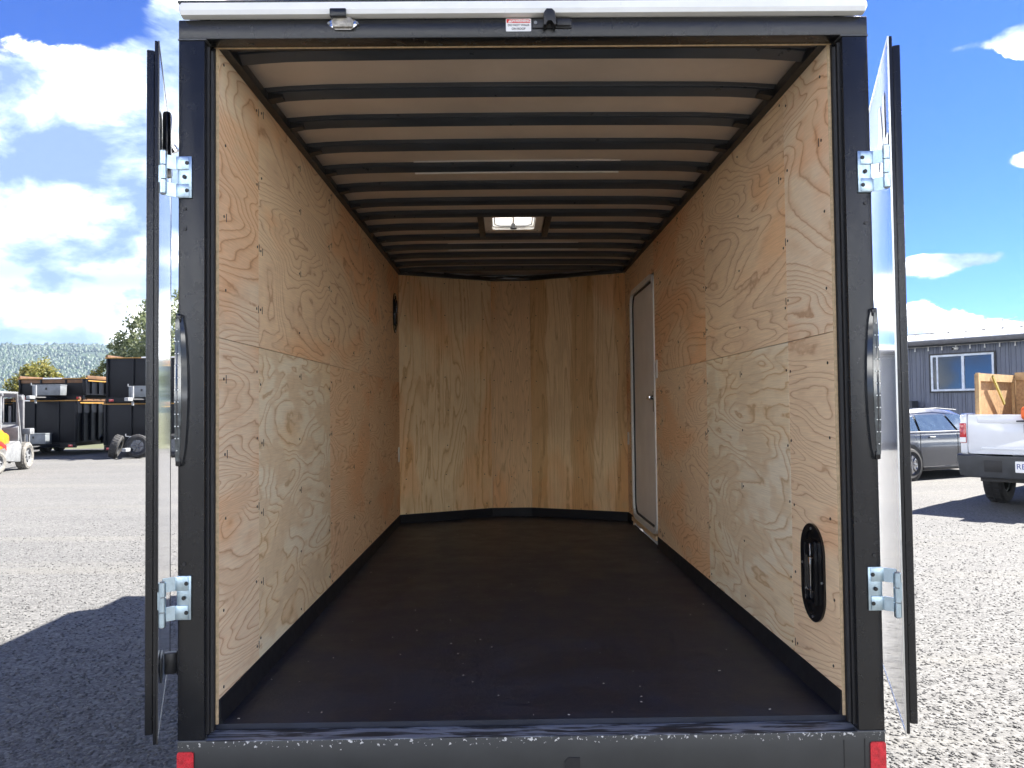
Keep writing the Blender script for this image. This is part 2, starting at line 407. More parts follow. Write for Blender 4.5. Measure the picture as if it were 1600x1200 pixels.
# ================================================================== SETTING
MB().add([(-5300, -600, 0), (3000, -600, 0), (3000, 3650, 0), (-5300, 3650, 0)], [(0, 1, 2, 3)]).build('ground', gravel_g, kind='structure', smooth=False)
MB().add([(-400, 33, .006), (-9, 31, .006), (8, 45, .006), (300, 60, .006), (600, 1500, .006), (-1600, 1500, .006)], [(0, 1, 2, 3, 4, 5)]).build('field', grass_m, kind='structure', smooth=False)

def hills(name, x0, x1, nx, y0, y1, ny, hf, seed):
    rg = np.random.default_rng(seed)
    ph = rg.uniform(0, 6.28, (8, 2)); fr = rg.uniform(.6, 4.5, 8)/1000; an = rg.uniform(0, 6.28, 8)
    vs_, fs = [], []
    for j in range(ny):
        for i in range(nx):
            x = x0+(x1-x0)*i/(nx-1); t = j/(ny-1); y = y0+(y1-y0)*t
            nz = sum(math.sin((x*math.cos(a)+y*math.sin(a))*f*6.28+p[0])/(1+f*900) for p, f, a in zip(ph, fr, an))
            z = hf(x)*math.sin(min(1, t*1.05)*math.pi/2)**1.3*(1 if t < .96 else .97)+nz*9*t+rg.normal(0, 1.6)*t
            vs_.append((x, y, z-2))
    H_ = np.array([v[2] for v in vs_]).reshape(ny, nx)
    def zat(x, y):
        i = (x-x0)/(x1-x0)*(nx-1); j = (y-y0)/(y1-y0)*(ny-1); a = np.clip(i.astype(int), 0, nx-2); b = np.clip(j.astype(int), 0, ny-2); p, q = i-a, j-b
        return H_[b, a]*(1-p)*(1-q)+H_[b, a+1]*p*(1-q)+H_[b+1, a]*(1-p)*q+H_[b+1, a+1]*p*q
    for j in range(ny-1):
        for i in range(nx-1): a = j*nx+i; fs.append((a, a+1, a+nx+1, a+nx))
    MB().add(vs_, fs).build(name, hill_m, kind='structure')
    return zat
def lerp_tab(tab):
    def f(x):
        for (xa, a), (xb, b) in zip(tab[:-1], tab[1:]):
            if xa <= x <= xb: t = (x-xa)/(xb-xa); t = t*t*(3-2*t); return a+(b-a)*t
        return tab[0][1] if x < tab[0][0] else tab[-1][1]
    return f
zat = hills('hills', -4200, 2600, 170, 1300, 2700, 34, lerp_tab([(-4200, 120), (-2600, 185), (-1750, 192), (-1420, 212), (-1150, 190), (-700, 150), (200, 60), (900, 40), (2600, 60)]), 3)
hills('far_hills', -5200, 2900, 120, 2760, 3600, 20, lerp_tab([(-5200, 230), (-3000, 275), (-2250, 262), (-1750, 292), (-1400, 250), (-500, 150), (700, 70), (2900, 60)]), 8)

def forest():
    rg = np.random.default_rng(21); n = 46000
    x = rg.uniform(-2700, -850, n); y = rg.uniform(1320, 2690, n)
    keep = (np.sin(x*.011+np.sin(y*.008)*1.5)+np.sin(y*.013+x*.004)+rg.normal(0, .7, n)) > -.75
    x, y = x[keep], y[keep]; n = len(x); z = zat(x, y); h = rg.uniform(6, 13, n)*(1+.6*(rg.random(n) < .06)); r = h*rg.uniform(.26, .55, n); k = 5
    V = np.zeros((n, k*2+1, 3)); a = np.arange(k)/k*6.283
    for i in range(k):
        for lv, (rr, hh) in enumerate(((.75, .08), (1.0, .42))):
            V[:, lv*k+i] = np.column_stack([x+r*rr*np.cos(a[i]), y+r*rr*np.sin(a[i]), z+h*hh])
    V[:, -1] = np.column_stack([x, y, z+h])
    F = [(i, (i+1) % k, k+(i+1) % k, k+i) for i in range(k)]; T = [(k+i, k+(i+1) % k, 2*k) for i in range(k)]
    m_ = k*2+1; Vf = V.reshape(-1, 3); faces = []
    FQ = (np.array(F)[None]+(np.arange(n)*m_)[:, None, None]).reshape(-1, 4); FT = (np.array(T)[None]+(np.arange(n)*m_)[:, None, None]).reshape(-1, 3)
    li = np.concatenate([FQ.ravel(), FT.ravel()]).astype(np.int32); st = np.concatenate([np.arange(len(FQ))*4, len(FQ)*4+np.arange(len(FT))*3]).astype(np.int32)
    me = bpy.data.meshes.new('forest'); me.vertices.add(len(Vf)); me.vertices.foreach_set('co', Vf.ravel()); me.loops.add(len(li)); me.loops.foreach_set('vertex_index', li)
    me.polygons.add(len(st)); me.polygons.foreach_set('loop_start', st); me.update(calc_edges=True); me.materials.append(forest_m)
    o = link('forest', me, kind='stuff'); o['label'] = 'far off forest covering the blue green hillside'
forest_m = veg_mat('far trees', (.006, .016, .008), (.011, .026, .010), (.026, .046, .014), .0)
forest()

# loose stones on the near ground: nobody could count them
def stones():
    t = bmesh.new(); [t.verts.new(p) for p in ((1, 0, 0), (-1, 0, 0), (0, 1, 0), (0, -1, 0), (0, 0, 1), (0, 0, -1))]; t.verts.ensure_lookup_table(); t.verts.index_update()
    for f in ((0, 2, 4), (2, 1, 4), (1, 3, 4), (3, 0, 4), (2, 0, 5), (1, 2, 5), (3, 1, 5), (0, 3, 5)): t.faces.new([t.verts[i] for i in f])
    bv = np.array([v.co[:] for v in t.verts]); bf = np.array([[v.index for v in f.verts] for f in t.faces]); t.free()
    # thick near the trailer, thinning evenly with distance so that no edge shows
    m_ = 620000
    P = np.column_stack([rng.uniform(-11, 11, m_), rng.uniform(-.8, 14, m_), rng.uniform(0, 1, m_)])
    r = np.hypot(P[:, 0], P[:, 1]+1.2)
    den = np.minimum(1, 3.0*np.exp(-r/2.6)+.035)*np.clip((14-r)/4, 0, 1)
    P = P[(rng.uniform(0, 1, m_) < den) & ~((np.abs(P[:, 0]) < 1.08) & (P[:, 1] > .1))]
    P[:, 2] = .0046+.0075*P[:, 2]**1.6+.004*(rng.uniform(0, 1, len(P)) < .03); n = len(P)
    k = len(bv)
    V = np.repeat(bv[None], n, 0)*rng.uniform(.75, 1.3, (n, k, 1))
    V *= np.column_stack([rng.uniform(.8, 1.3, n), rng.uniform(.7, 1.1, n), rng.uniform(.34, .62, n)])[:, None, :]*P[:, 2][:, None, None]
    a = rng.uniform(0, 6.28, n); c, s_ = np.cos(a)[:, None], np.sin(a)[:, None]
    X = V[..., 0]*c-V[..., 1]*s_; Y = V[..., 0]*s_+V[..., 1]*c
    ti = rng.normal(0, .35, n)[:, None]; Z = V[..., 2]+X*ti*.6
    V = np.stack([X+P[:, 0:1], Y+P[:, 1:2], Z+P[:, 2:3]*.12], -1).reshape(-1, 3)
    F = (bf[None]+(np.arange(n)*k)[:, None, None]).reshape(-1, 3)
    me = bpy.data.meshes.new('gravel'); me.vertices.add(len(V)); me.vertices.foreach_set('co', V.ravel())
    me.loops.add(F.size); me.loops.foreach_set('vertex_index', F.ravel().astype(np.int32))
    me.polygons.add(len(F)); me.polygons.foreach_set('loop_start', np.arange(0, F.size, 3, dtype=np.int32))
    me.update(calc_edges=True); me.materials.append(gravel_s)
    o = link('gravel', me, kind='stuff'); o['label'] = 'loose grey crushed stones covering the yard beside the trailer'
stones()

# ================================================================== BUILDING
bx = thing('metal_building', 'blue grey metal sided building with white roof behind the parked car', 'building', (13.25, 23.5, 0), math.atan2(-2.8, 2.15))
# local: x along the wall (towards the right of the photo), y into the building; wall face at y = 0
X0, X1, WH, DEP = -9.0, 12.0, 3.40, 8.0
MB().box(X0, X1, .06, DEP, .05, WH).build('wall', siding, bx)
pw = .42; k = int((X1-X0)/pw)
me_p = None
for i in range(k):
    xa = X0+i*pw
    if me_p is None:
        mb = MB(); mb.box(0, pw-.012, .012, .058, .06, WH-.02)
        for q in (.02, .155, .29): mb.prism([(q, .012), (q+.012, -.010), (q+.030, -.010), (q+.042, .012)], 'z', .06, WH-.02)
        o = mb.build('siding_panel', siding, bx, smooth=False); me_p = o.data; o.location = (xa, 0, 0)
        me_q = me_p.copy(); me_q.materials.clear(); me_q.materials.append(siding2)
    else: link('siding_panel', me_p if (i*7) % 3 else me_q, bx, loc=(xa, 0, 0))
# roof: low slope rising away from the eave, standing ribs as roof panels
RZ0, RZ1, RD = 3.58, 4.12, 4.2
rw = .6; me_r = None
for i in range(int((X1-X0+.6)/rw)):
    xa = X0-.3+i*rw
    if me_r is None:
        mb = MB(); mb.add([(0, -.42, RZ0), (rw, -.42, RZ0), (rw, RD, RZ1), (0, RD, RZ1), (0, -.42, RZ0-.03), (rw, -.42, RZ0-.03), (rw, RD, RZ1-.03), (0, RD, RZ1-.03)],
                          [(0, 1, 2, 3), (7, 6, 5, 4), (0, 4, 5, 1), (1, 5, 6, 2), (2, 6, 7, 3), (3, 7, 4, 0)])
        mb.add([(.0, -.43, RZ0), (.05, -.43, RZ0), (.05, RD+.06, RZ1), (.0, RD+.06, RZ1), (.01, -.43, RZ0+.035), (.04, -.43, RZ0+.035), (.04, RD+.06, RZ1+.035), (.01, RD+.06, RZ1+.035)],
               [(4, 5, 6, 7), (0, 4, 7, 3), (5, 1, 2, 6), (0, 1, 5, 4), (3, 7, 6, 2)])
        o = mb.build('roof_panel', roof_white, bx, smooth=False); me_r = o.data; o.location = (xa, 0, 0)
    else: link('roof_panel', me_r, bx, loc=(xa, 0, 0))
MB().add([(X0-.3, RD, RZ1-.02), (X1+.3, RD, RZ1-.02), (X1+.3, DEP+.4, RZ0), (X0-.3, DEP+.4, RZ0)], [(0, 1, 2, 3)]).build('rear_roof', roof_white, bx)
MB().prism([(-.46, RZ0-.17), (-.36, RZ0-.17), (-.36, RZ0-.035), (-.48, RZ0-.035), (-.49, RZ0-.08)], 'x', X0-.3, X1+.3).build('gutter', pm('dark gutter', (.10, .10, .105), .4), bx)
MB().box(X0-.3, X1+.3, -.355, -.02, RZ0-.20, RZ0-.165).build('soffit', dark_plastic, bx)
MB().box(X0, X1, -.05, .0, WH-.03, WH+.06).build('fascia_strip', pm('pale fascia', (.52, .53, .54), .5), bx)
MB().box(X0-.3, X1+.3, RD-.12, RD+.12, RZ1+.03, RZ1+.065).build('ridge_cap', grey_steel, bx)
# window: x 1.0 .. 3.0 along the wall
wx0, wx1, wz0, wz1 = .92, 2.78, 1.92, 3.08
wn = MB().ring([(wx0-.05, wz0-.05), (wx1+.05, wz0-.05), (wx1+.05, wz1+.05), (wx0-.05, wz1+.05)], [(wx0, wz0), (wx1, wz0), (wx1, wz1), (wx0, wz1)], 'y', -.045, .02).build('window', black_sat, bx)
fm = pm('window vinyl', (.55, .60, .66), .4)
MB().ring([(wx0, wz0), (wx1, wz0), (wx1, wz1), (wx0, wz1)], [(wx0+.06, wz0+.06), (wx1-.06, wz0+.06), (wx1-.06, wz1-.06), (wx0+.06, wz1-.06)], 'y', -.06, .0).build('frame', fm, wn)
wm = (wx0+wx1)/2+.05
MB().box(wm-.05, wm+.03, -.065, -.005, wz0+.06, wz1-.06).build('mullion', fm, wn); MB().box(wx0+.17, wx0+.22, -.05, -.01, wz0+.06, wz1-.06).build('mullion', fm, wn)
MB().box(wx0+.22, wm-.05, -.022, -.016, wz0+.06, wz1-.06).build('pane', glass_dark, wn)
MB().box(wm+.03, wx1-.06, -.036, -.030, wz0+.06, wz1-.06).build('pane', glass_dark, wn)
MB().box(wx0+.06, wx0+.17, -.014, -.010, wz0+.06, wz1-.06).build('pane', glass_dark, wn)
# festoon bulbs, a camera and an aerial on the building
sl = thing('string_lights', 'row of small white bulbs hanging under the fascia of the grey building', 'string lights', bx.location, bx.rotation_euler.z)
MB().cyl((X0, -.06, WH-.035), (X1, -.06, WH-.035), .008, seg=6).build('cable', ink_white, sl)
mb = MB().box(-.012, .012, -.012, .012, -.05, .0).cyl((0, 0, -.13), (0, 0, -.05), .024, .014, seg=8); me_b = mb.build('bulb', ink_white, sl, loc=(X0+.2, -.06, WH-.035)).data
for i in range(1, int((X1-X0)/.42)): link('bulb', me_b, sl, loc=(X0+.2+i*.42, -.06, WH-.035))
sc_ = thing('security_camera', 'small dome security camera mounted on the grey wall above the window', 'security camera', bx.matrix_basis @ Vector((2.05-.35, -.055, 3.27)), bx.rotation_euler.z)
MB().cyl((0, .06, 0), (0, .0, 0), .06, seg=14).build('base', ink_white, sc_); MB().cyl((0, 0, 0), (-.04, -.12, -.02), .05, .045, seg=14).build('body', ink_white, sc_)
MB().cyl((-.04, -.12, -.02), (-.045, -.135, -.023), .036, seg=14).build('lens', black_gloss, sc_)
an = thing('roof_antenna', 'thin metal antenna standing on the white roof of the grey building', 'antenna', bx.matrix_basis @ Vector((1.6, RD-.2, RZ1-.02)), bx.rotation_euler.z)
MB().cyl((0, 0, 0), (0, 0, .36), .022, seg=8).build('mast', grey_steel, an)
MB().tube([(-.48, 0, .44), (-.15, 0, .355), (0, 0, .345), (.3, 0, .355), (.46, 0, .40)], .010, 6).build('arm', grey_steel, an)
ac = thing('air_conditioner', 'dark box shaped outdoor unit against the grey wall behind the car', 'air conditioner', bx.matrix_basis @ Vector((.12, -.32, 0)), bx.rotation_euler.z)
MB().box(-.40, .40, -.22, .22, 0, 1.62, .02).build('housing', dark_plastic, ac)
mb = MB()
for i in range(9): mb.box(-.34, .34, -.235, -.215, .75+i*.09, .79+i*.09)
mb.build('louvre', black_sat, ac)

# ================================================================== TREES
def tree(name, label, loc, H, rx, rz, n_cl, leaf, m, trunk_h, seed, per=34, group=None):
    rg = np.random.default_rng(seed)
    t = thing(name, label, 'tree', loc, 0, group)
    mb = MB(); mb.cyl((0, 0, -.1), (.1, .05, trunk_h), .22*H/8, .12*H/8, seg=9)
    cl = []
    for i in range(n_cl):
        a = rg.uniform(0, 6.28); q = rg.uniform(0, 1)**.5; zz = rg.uniform(-1, 1)
        rr = rx*q*math.sqrt(max(.05, 1-zz*zz*.9))
        c = np.array([rr*math.cos(a), rr*math.sin(a), H-rz+zz*rz*.95+rg.normal(0, .12)*rz])
        cl.append((c, rg.uniform(.10, .26)*rx))
    for c, r in cl[::4]: mb.cyl((.05, .03, trunk_h*rg.uniform(.55, 1)), tuple(c), .05*H/8, .012, seg=5)
    mb.build('trunk', bark, t)
    V, F = [], []
    for c, r in cl:
        dirv = rg.normal(0, 1, (per, 3)); dirv /= np.linalg.norm(dirv, axis=1)[:, None]
        p = c+dirv*r*rg.uniform(.2, 1.0, (per, 1))*np.array([1, 1, 1.15])
        for q in p:
            a = rg.normal(0, 1, 3); a /= np.linalg.norm(a); b = np.cross(a, rg.normal(0, 1, 3)); b /= np.linalg.norm(b)
            s = leaf*rg.uniform(.6, 1.3); i0 = len(V)
            V += [q-a*s, q+b*s*.45, q+a*s, q-b*s*.45]; F.append((i0, i0+1, i0+2, i0+3))
    me = bpy.data.meshes.new('crown'); me.from_pydata([tuple(v) for v in V], [], F); me.materials.append(m); link('crown', me, t)
tree('willow_tree', 'tall grey green tree rising behind the high stack of black trailers', (-20.0, 45, 0), 8.1, 3.9, 3.5, 190, .13, leaf_willow, 3.0, 5, 110)
tree('willow_tree', 'lower pale tree left of the tall grey green tree', (-23.3, 47, 0), 6.2, 2.1, 2.1, 80, .12, leaf_willow, 2.4, 6, 80)
tree('broadleaf_tree', 'yellow green tree showing above the low stack of black trailers', (-35.3, 57, 0), 5.0, 2.3, 1.7, 100, .13, leaf_yellow, 2.0, 9, 90)
tree('broadleaf_tree', 'bushy green tree in the gap between the two trailer stacks', (-24.6, 45, 0), 3.8, 1.8, 1.8, 90, .11, leaf_yellow, 1.2, 12, 90)
tree('broadleaf_tree', 'dark green round tree far behind the low trailer stack', (-39.5, 66, 0), 3.9, 2.6, 1.7, 60, .17, leaf_dark, 1.5, 15, 50)
tree('broadleaf_tree', 'small dark green tree beyond the gap between the trailer stacks', (-29.6, 56, 0), 3.7, 1.9, 1.6, 50, .15, leaf_dark, 1.3, 19, 50)

# ================================================================== WHEELS
def wheel_parts(parent, c, axis, r, wd, tm, rimm, spokes=5, fo=0, name='wheel'):
    """tyre + rim; the outer side looks along axis"""
    A = Matrix.Translation(Vector(c)) @ Vector(axis).to_track_quat('Z', 'Y').to_matrix().to_4x4()
    h = wd/2; ri = r*.60
    prof = [(ri, -h*.8), (r*.80, -h), (r*.95, -h*.86), (r, -h*.6), (r, h*.6), (r*.95, h*.86), (r*.80, h), (ri, h*.8)]
    wt = MB().lathe(prof, A, 32).build(name, tm, parent)
    # tread blocks
    mb = MB()
    for i in range(26):
        a = 2*math.pi*i/26
        for sgn in (-1, 1):
            T = A @ Matrix.Rotation(a+(.06 if sgn > 0 else 0), 4, 'Z') @ Matrix.Translation((r+.004, 0, sgn*h*.36))
            mb.box(-.012, .008, -r*.075, r*.075, -h*.26, h*.26, mtx=T)
    mb.build('tread', tm, wt)
    rm = MB().lathe([(ri*1.0, h*.78), (ri*.98, -h*.6), (ri*.90, -h*.6), (ri*.90, h*.55)], A, 28)
    rm.lathe([(ri*.91, h*(.30+fo)), (.001, h*(.34+fo)), (.001, h*(.22+fo)), (ri*.91, h*(.2+fo))], A, 28, closed=False)
    for i in range(spokes):
        T = A @ Matrix.Rotation(2*math.pi*i/spokes, 4, 'Z'); rm.box(.03, ri*.93, -ri*.10, ri*.10, h*(.30+fo), h*(.52+fo), .004, mtx=T)
    rm.cyl(A @ Vector((0, 0, h*.2)), A @ Vector((0, 0, h*.66)), ri*.24, seg=14) if not fo else rm.cyl(A @ Vector((0, 0, h*.5)), A @ Vector((0, 0, h*(.6+fo))), ri*.2, seg=14)
    rm.build('rim', rimm, wt)
    return wt

# ================================================================== DUMP TRAILERS
def dump_trailer(label, loc, W, H, z0, L, stacked, ntoolbox=True, tb=(.0, .45), rzd=0, board=.13, decal=(-.1, .25)):
    """front face at local y=0 looking towards -y; z0 is the underside of the box"""
    t = thing('dump_trailer', label, 'dump trailer', loc, R(rzd), 'black dump trailers stacked two high')
    h = W/2; zt = z0+H
    m = dump_black
    MB().box(-h, h, 0, .06, z0, zt-.02, .008).build('front_panel', m, t)
    for s in (-1, 1):
        MB().box(s*h-.03 if s > 0 else -h-.0, s*h+.0 if s > 0 else -h+.03, .062, L, z0, zt-.02).build('side_panel', m, t)
        mb = MB()
        for i in range(9):
            yy = .3+i*(L-.5)/8; mb.box(s*(h+.001)-(.0 if s > 0 else .07), s*(h+.001)+(.07 if s > 0 else 0), yy, yy+.07, z0+.05, zt-.10)
        mb.build('rib', m, t)
        MB().box(s*h-.03, s*h+.03, .065, L, zt-.018, zt+board-.02, .004).build('side_board', rim_board, t)
        MB().box(s*(h+.035)-.003, s*(h+.035)+.003, .1, L, zt-.10, zt-.06).build('reflective_stripe', yellow_edge, t)
    MB().box(-h, h, L-.06, L-.002, z0, zt-.03).build('tailgate', m, t)
    MB().box(-h+.031, h-.031, .062, L-.062, z0, z0+.05).build('bed', m, t)
    MB().box(-h-.03, h+.03, -.045, .064, zt-.017, zt+.018, .005).build('top_rail', yellow_edge, t)
    if stacked and H < 1: MB().box(-h+.10, h-.10, -.012, -.002, zt-.16, zt-.04, .003).build('front_board', rim_board, t)
    mb = MB()
    for q in (-h+.04, -h*.34, h*.40, h-.10): MB().box(q, q+.06, -.05, -.001, z0+.02, zt-.03, .004).build('stiffener', m, t)
    MB().box(decal[0]*W-.02, decal[0]*W+decal[1]*W, -.052, -.047, zt-.012, zt+.035).build('decal', ink_white, t, label='narrow white decal on the front rail')
    # frame and tongue towards the camera
    mb = MB(); zf = z0-.18
    for s in (-1, 1):
        mb.box(s*.42-.04, s*.42+.04, .0, L, zf, z0-.002)
        mb.cyl((s*.60, .1, zf+.07), (0, -1.15, zf+.07), .05, seg=8)
    mb.box(-h+.05, h-.05, -.06, .05, zf, z0-.003)
    mb.build('chassis', m, t)
    jb = MB().cyl((0, -1.0, zf-.12), (0, -1.0, zf+.52), .04, seg=10).cyl((0, -1.0, zf+.50), (-.16, -1.0, zf+.52), .014, seg=8).cyl((-.16, -1.0, zf+.52), (-.16, -1.0, zf+.60), .016, seg=8)
    jb.build('jack', grey_steel, t)
    MB().box(-.07, .07, -1.45, -1.12, zf+.02, zf+.14, .02).build('coupler', grey_steel, t)
    if ntoolbox:
        b_ = MB().box(tb[0]-tb[1], tb[0]+tb[1], -.62, -.20, zf+.16, zf+.16+.36, .012).build('toolbox', tool_grey, t)
        MB().box(tb[0]-tb[1]-.01, tb[0]+tb[1]+.01, -.63, -.19, zf+.50, zf+.545, .01).build('lid', tool_grey, b_)
        MB().box(tb[0]-.03, tb[0]+.03, -.64, -.62, zf+.36, zf+.44, .004).build('latch', black_sat, b_)
    for s in (-1, 1): MB().box(s*(h-.22)-.08, s*(h-.22)+.08, -.075, -.055, zf+.03, zf+.11, .006).build('marker_light', tail_red, t)
    for s in (-1, 1):
        MB().prism([(L*.36, zf+.10), (L*.38, zf+.34), (L*.42, zf+.40), (L*.78, zf+.40), (L*.82, zf+.34), (L*.84, zf+.10), (L*.81, zf+.10), (L*.79, zf+.32), (L*.41, zf+.32), (L*.39, zf+.10)], 'x', s*(h-.02), s*(h+.26)).build('fender', m, t)
        if not stacked:
            for yy in (.50, .70): wheel_parts(t, (s*(h+.13), L*yy, .37), (s, 0, 0), .37, .24, tyre_mat, rim_dark, 6)
    return t
# low stack
dump_trailer('lower trailer of the low stack right behind the forklift with grey toolbox', (-16.72, 26.0, 0), 2.35, 1.52, .46, 4.6, False, tb=(-.05, .42), decal=(-.42, .2))
dump_trailer('upper trailer of the low stack with orange boards and a grey toolbox', (-16.62, 26.25, 0), 2.45, .60, 2.19, 4.6, True, tb=(.15, .50), decal=(-.12, .28))
# high stack
dump_trailer('lower trailer of the high stack with wheels leaning on it', (-12.50, 24.6, 0), 2.80, 1.42, .40, 4.6, False, ntoolbox=False, decal=(.05, .22))
dump_trailer('upper trailer of the high stack under the tall tree', (-12.50, 24.75, 0), 2.80, 1.36, 2.06, 4.6, True, tb=(.12, .44), decal=(-.05, .4))
# partly out of frame at the left
dump_trailer('black trailer at the left picture edge behind the forklift', (-19.55, 25.6, 0), 2.35, 1.52, .46, 4.4, False, ntoolbox=False, decal=(.2, .12))

# timber packers between the trailers of each stack
for lab, x, y0, y1, z0, z1, hw in (('brown timber packer carrying the upper trailer of the low stack', -16.66, 26.5, 26.62, 1.955+.06, 2.008, 1.2), ):
    pass

def loose_wheel(label, loc, axis, r=.385, wd=.27):
    t = thing('spare_wheel', label, 'wheel', loc, 0, 'loose trailer wheels by the high stack')
    wheel_parts(t, (0, 0, r*math.sqrt(1-Vector(axis).normalized().z**2)+wd/2*abs(Vector(axis).normalized().z)), axis, r, wd, tyre_mat, pm('spare rim', (.075, .08, .09), .3, metal=.5), 6, fo=.15, name='tyre')
    return t
loose_wheel('black tyre leaning on edge left of the other loose wheel', (-12.98, 23.62, 0), (-.92, -.22, .30))
loose_wheel('loose wheel standing upright with its dark rim facing out', (-12.28, 23.66, 0), (.12, -.97, .16))
loose_wheel('loose wheel half hidden between the open left door and the post', (-11.20, 23.95, 0), (.20, -.95, .15))

# ================================================================== FORKLIFT
fk = thing('forklift', 'yellow and grey forklift with dusty tyres at the left picture edge', 'forklift', (-13.62, 18.2, 0), R(11.5))
# local: +y heading; rear (counterweight) at -y
wheel_parts(fk, (.50, .92, .37), (1, 0, 0), .37, .27, tyre_dusty, pale_grey, 6)
wheel_parts(fk, (-.50, .92, .37), (-1, 0, 0), .37, .27, tyre_dusty, pale_grey, 6)
wheel_parts(fk, (.47, -.80, .29), (.97, -.24, 0), .29, .20, tyre_dusty, pale_grey, 6)
wheel_parts(fk, (-.47, -.80, .29), (-.97, .24, 0), .29, .20, tyre_dusty, pale_grey, 6)
MB().prism([(-.50, .30), (.55, .22), (.62, .66), (.50, .80), (.0, .70), (-.30, .62)], 'x', -.55, .55, .03).build('chassis', pale_grey, fk)
MB().prism([(-1.30, .35), (-1.34, .90), (-1.22, 1.10), (-.85, 1.16), (-.55, 1.10), (-.42, .72), (-.48, .62), (-1.0, .66), (-1.10, .35)], 'x', -.56, .56, .05).build('counterweight', orange, fk)
MB().prism([(-.42, .72), (-.55, 1.10), (-.1, 1.02), (.05, .96), (.08, .74)], 'x', -.46, .46, .04).build('hood', orange, fk)
for s in (-1, 1):
    pts_o = [(-1.15+.09*i, .80+.08*math.sin(i*.42)-.012*i) for i in range(9)]
    MB().prism(pts_o+[(a, b-.10) for a, b in pts_o[::-1]], 'x', s*.562, s*.574).build('stripe', red_paint, fk)
MB().box(-.24, .24, -.42, .05, 1.05, 1.16, .04).box(-.24, .24, -.52, -.40, 1.12, 1.58, .04).build('seat', black_rub, fk)
MB().prism([(.50, .78), (.60, .80), (.66, 1.20), (.58, 1.24), (.50, 1.16)], 'x', -.50, .50, .02).build('dashboard', pale_grey, fk)
A = Matrix.Translation((0, .40, 1.28)) @ Matrix.Rotation(R(35), 4, 'X')
MB().lathe([(.15, -.012), (.17, 0), (.15, .012)], A, 18).cyl((0, .40, 1.28), (0, .52, 1.12), .02, seg=8).build('steering_wheel', black_rub, fk)
mb = MB()
for s in (-1, 1):
    mb.tube([(s*.50, .66, .72), (s*.48, .42, 2.08)], .034, 8); mb.tube([(s*.48, -.62, 1.05), (s*.46, -.56, 2.08)], .045, 8)
    mb.tube([(s*.47, .46, 2.08), (s*.46, -.62, 2.08)], .034, 8)
mb.box(-.50, .50, .40, .48, 2.05, 2.12, .01).box(-.50, .50, -.66, -.58, 2.05, 2.12, .01)
for i in range(6): mb.box(-.44+i*.17, -.41+i*.17, -.58, .42, 2.07, 2.10)
mb.build('overhead_guard', pale_grey, fk)
MB().box(.42, .56, -.70, -.60, 1.98, 2.06, .01).build('work_light', pale_grey, fk); MB().box(.46, .60, .46, .56, 1.90, 2.02, .02).build('work_light', pale_grey, fk)
mb = MB()
for s in (-1, 1): mb.box(s*.30-.05, s*.30+.05, 1.22, 1.34, .12, 2.04, .006).box(s*.20-.035, s*.20+.035, 1.24, 1.33, .14, 2.0, .006)
for zz in (.4, 1.2, 1.98): mb.box(-.34, .34, 1.22, 1.27, zz, zz+.09)
mb.cyl((0, 1.28, .15), (0, 1.28, 1.75), .035, seg=8)
mb.build('mast', pm('mast steel', (.10, .10, .105), .5), fk)
mb = MB().box(-.48, .48, 1.35, 1.40, .62, .72).box(-.48, .48, 1.35, 1.40, 1.02, 1.10)
for i in range(6): mb.box(-.46+i*.18, -.43+i*.18, 1.35, 1.39, .70, 1.06)
mb.box(.40, .60, 1.05, 1.36, .95, 1.12, .02)
mb.build('carriage', pale_grey, fk)
for s in (-1, 1): MB().box(s*.27-.06, s*.27+.06, 1.41, 1.46, .45, 1.05).box(s*.27-.06, s*.27+.06, 1.41, 2.5, .42, .46).build('fork', pm('fork steel', (.08, .08, .08), .5), fk)

# ================================================================== CAR
cr = thing('parked_car', 'graphite grey hatchback parked side on behind the pickup', 'car', (0, 0, 0), R(-65))
hd = Vector((math.sin(R(65)), math.cos(R(65)), 0)); rg_ = Vector((hd.y, -hd.x, 0))
cr.location = Vector((7.86, 13.0, 0)) - rg_*.78 + hd*1.36        # rear right wheel on the gravel
def car_sec(y, zb, zs, wb, ws, zr=None, wr=None):
    pts = [(-wb, zb), (-ws*1.0, (zb+zs)*.5), (-ws, zs*.93), (-ws*.965, zs)]
    if zr: pts += [(-wr*1.04, zs+(zr-zs)*.80), (-wr*.90, zr-.015), (-wr*.5, zr)]
    else: pts += [(-ws*.80, zs+.02), (-ws*.6, zs+.03), (-ws*.4, zs+.035)]
    pts = pts+[(-x, z) for x, z in pts[::-1]]
    return [(x, y, z) for x, z in pts]
secs = [car_sec(-2.18, .42, .78, .70, .74), car_sec(-2.12, .30, .93, .80, .84), car_sec(-1.95, .24, .97, .84, .88, 1.06, .66), car_sec(-1.55, .20, .97, .87, .90, 1.33, .62), car_sec(-1.05, .19, .96, .88, .905, 1.41, .62),
        car_sec(-.3, .19, .955, .88, .905, 1.44, .62), car_sec(.35, .19, .95, .88, .905, 1.40, .61), car_sec(.75, .19, .945, .88, .90, 1.27, .63), car_sec(1.20, .20, .94, .87, .90, 1.03, .70), car_sec(1.38, .20, .93, .87, .895), car_sec(1.9, .22, .86, .84, .86), car_sec(2.22, .30, .72, .76, .78), car_sec(2.28, .40, .62, .68, .70)]
MB().loft(secs).build('body', car_paint, cr)
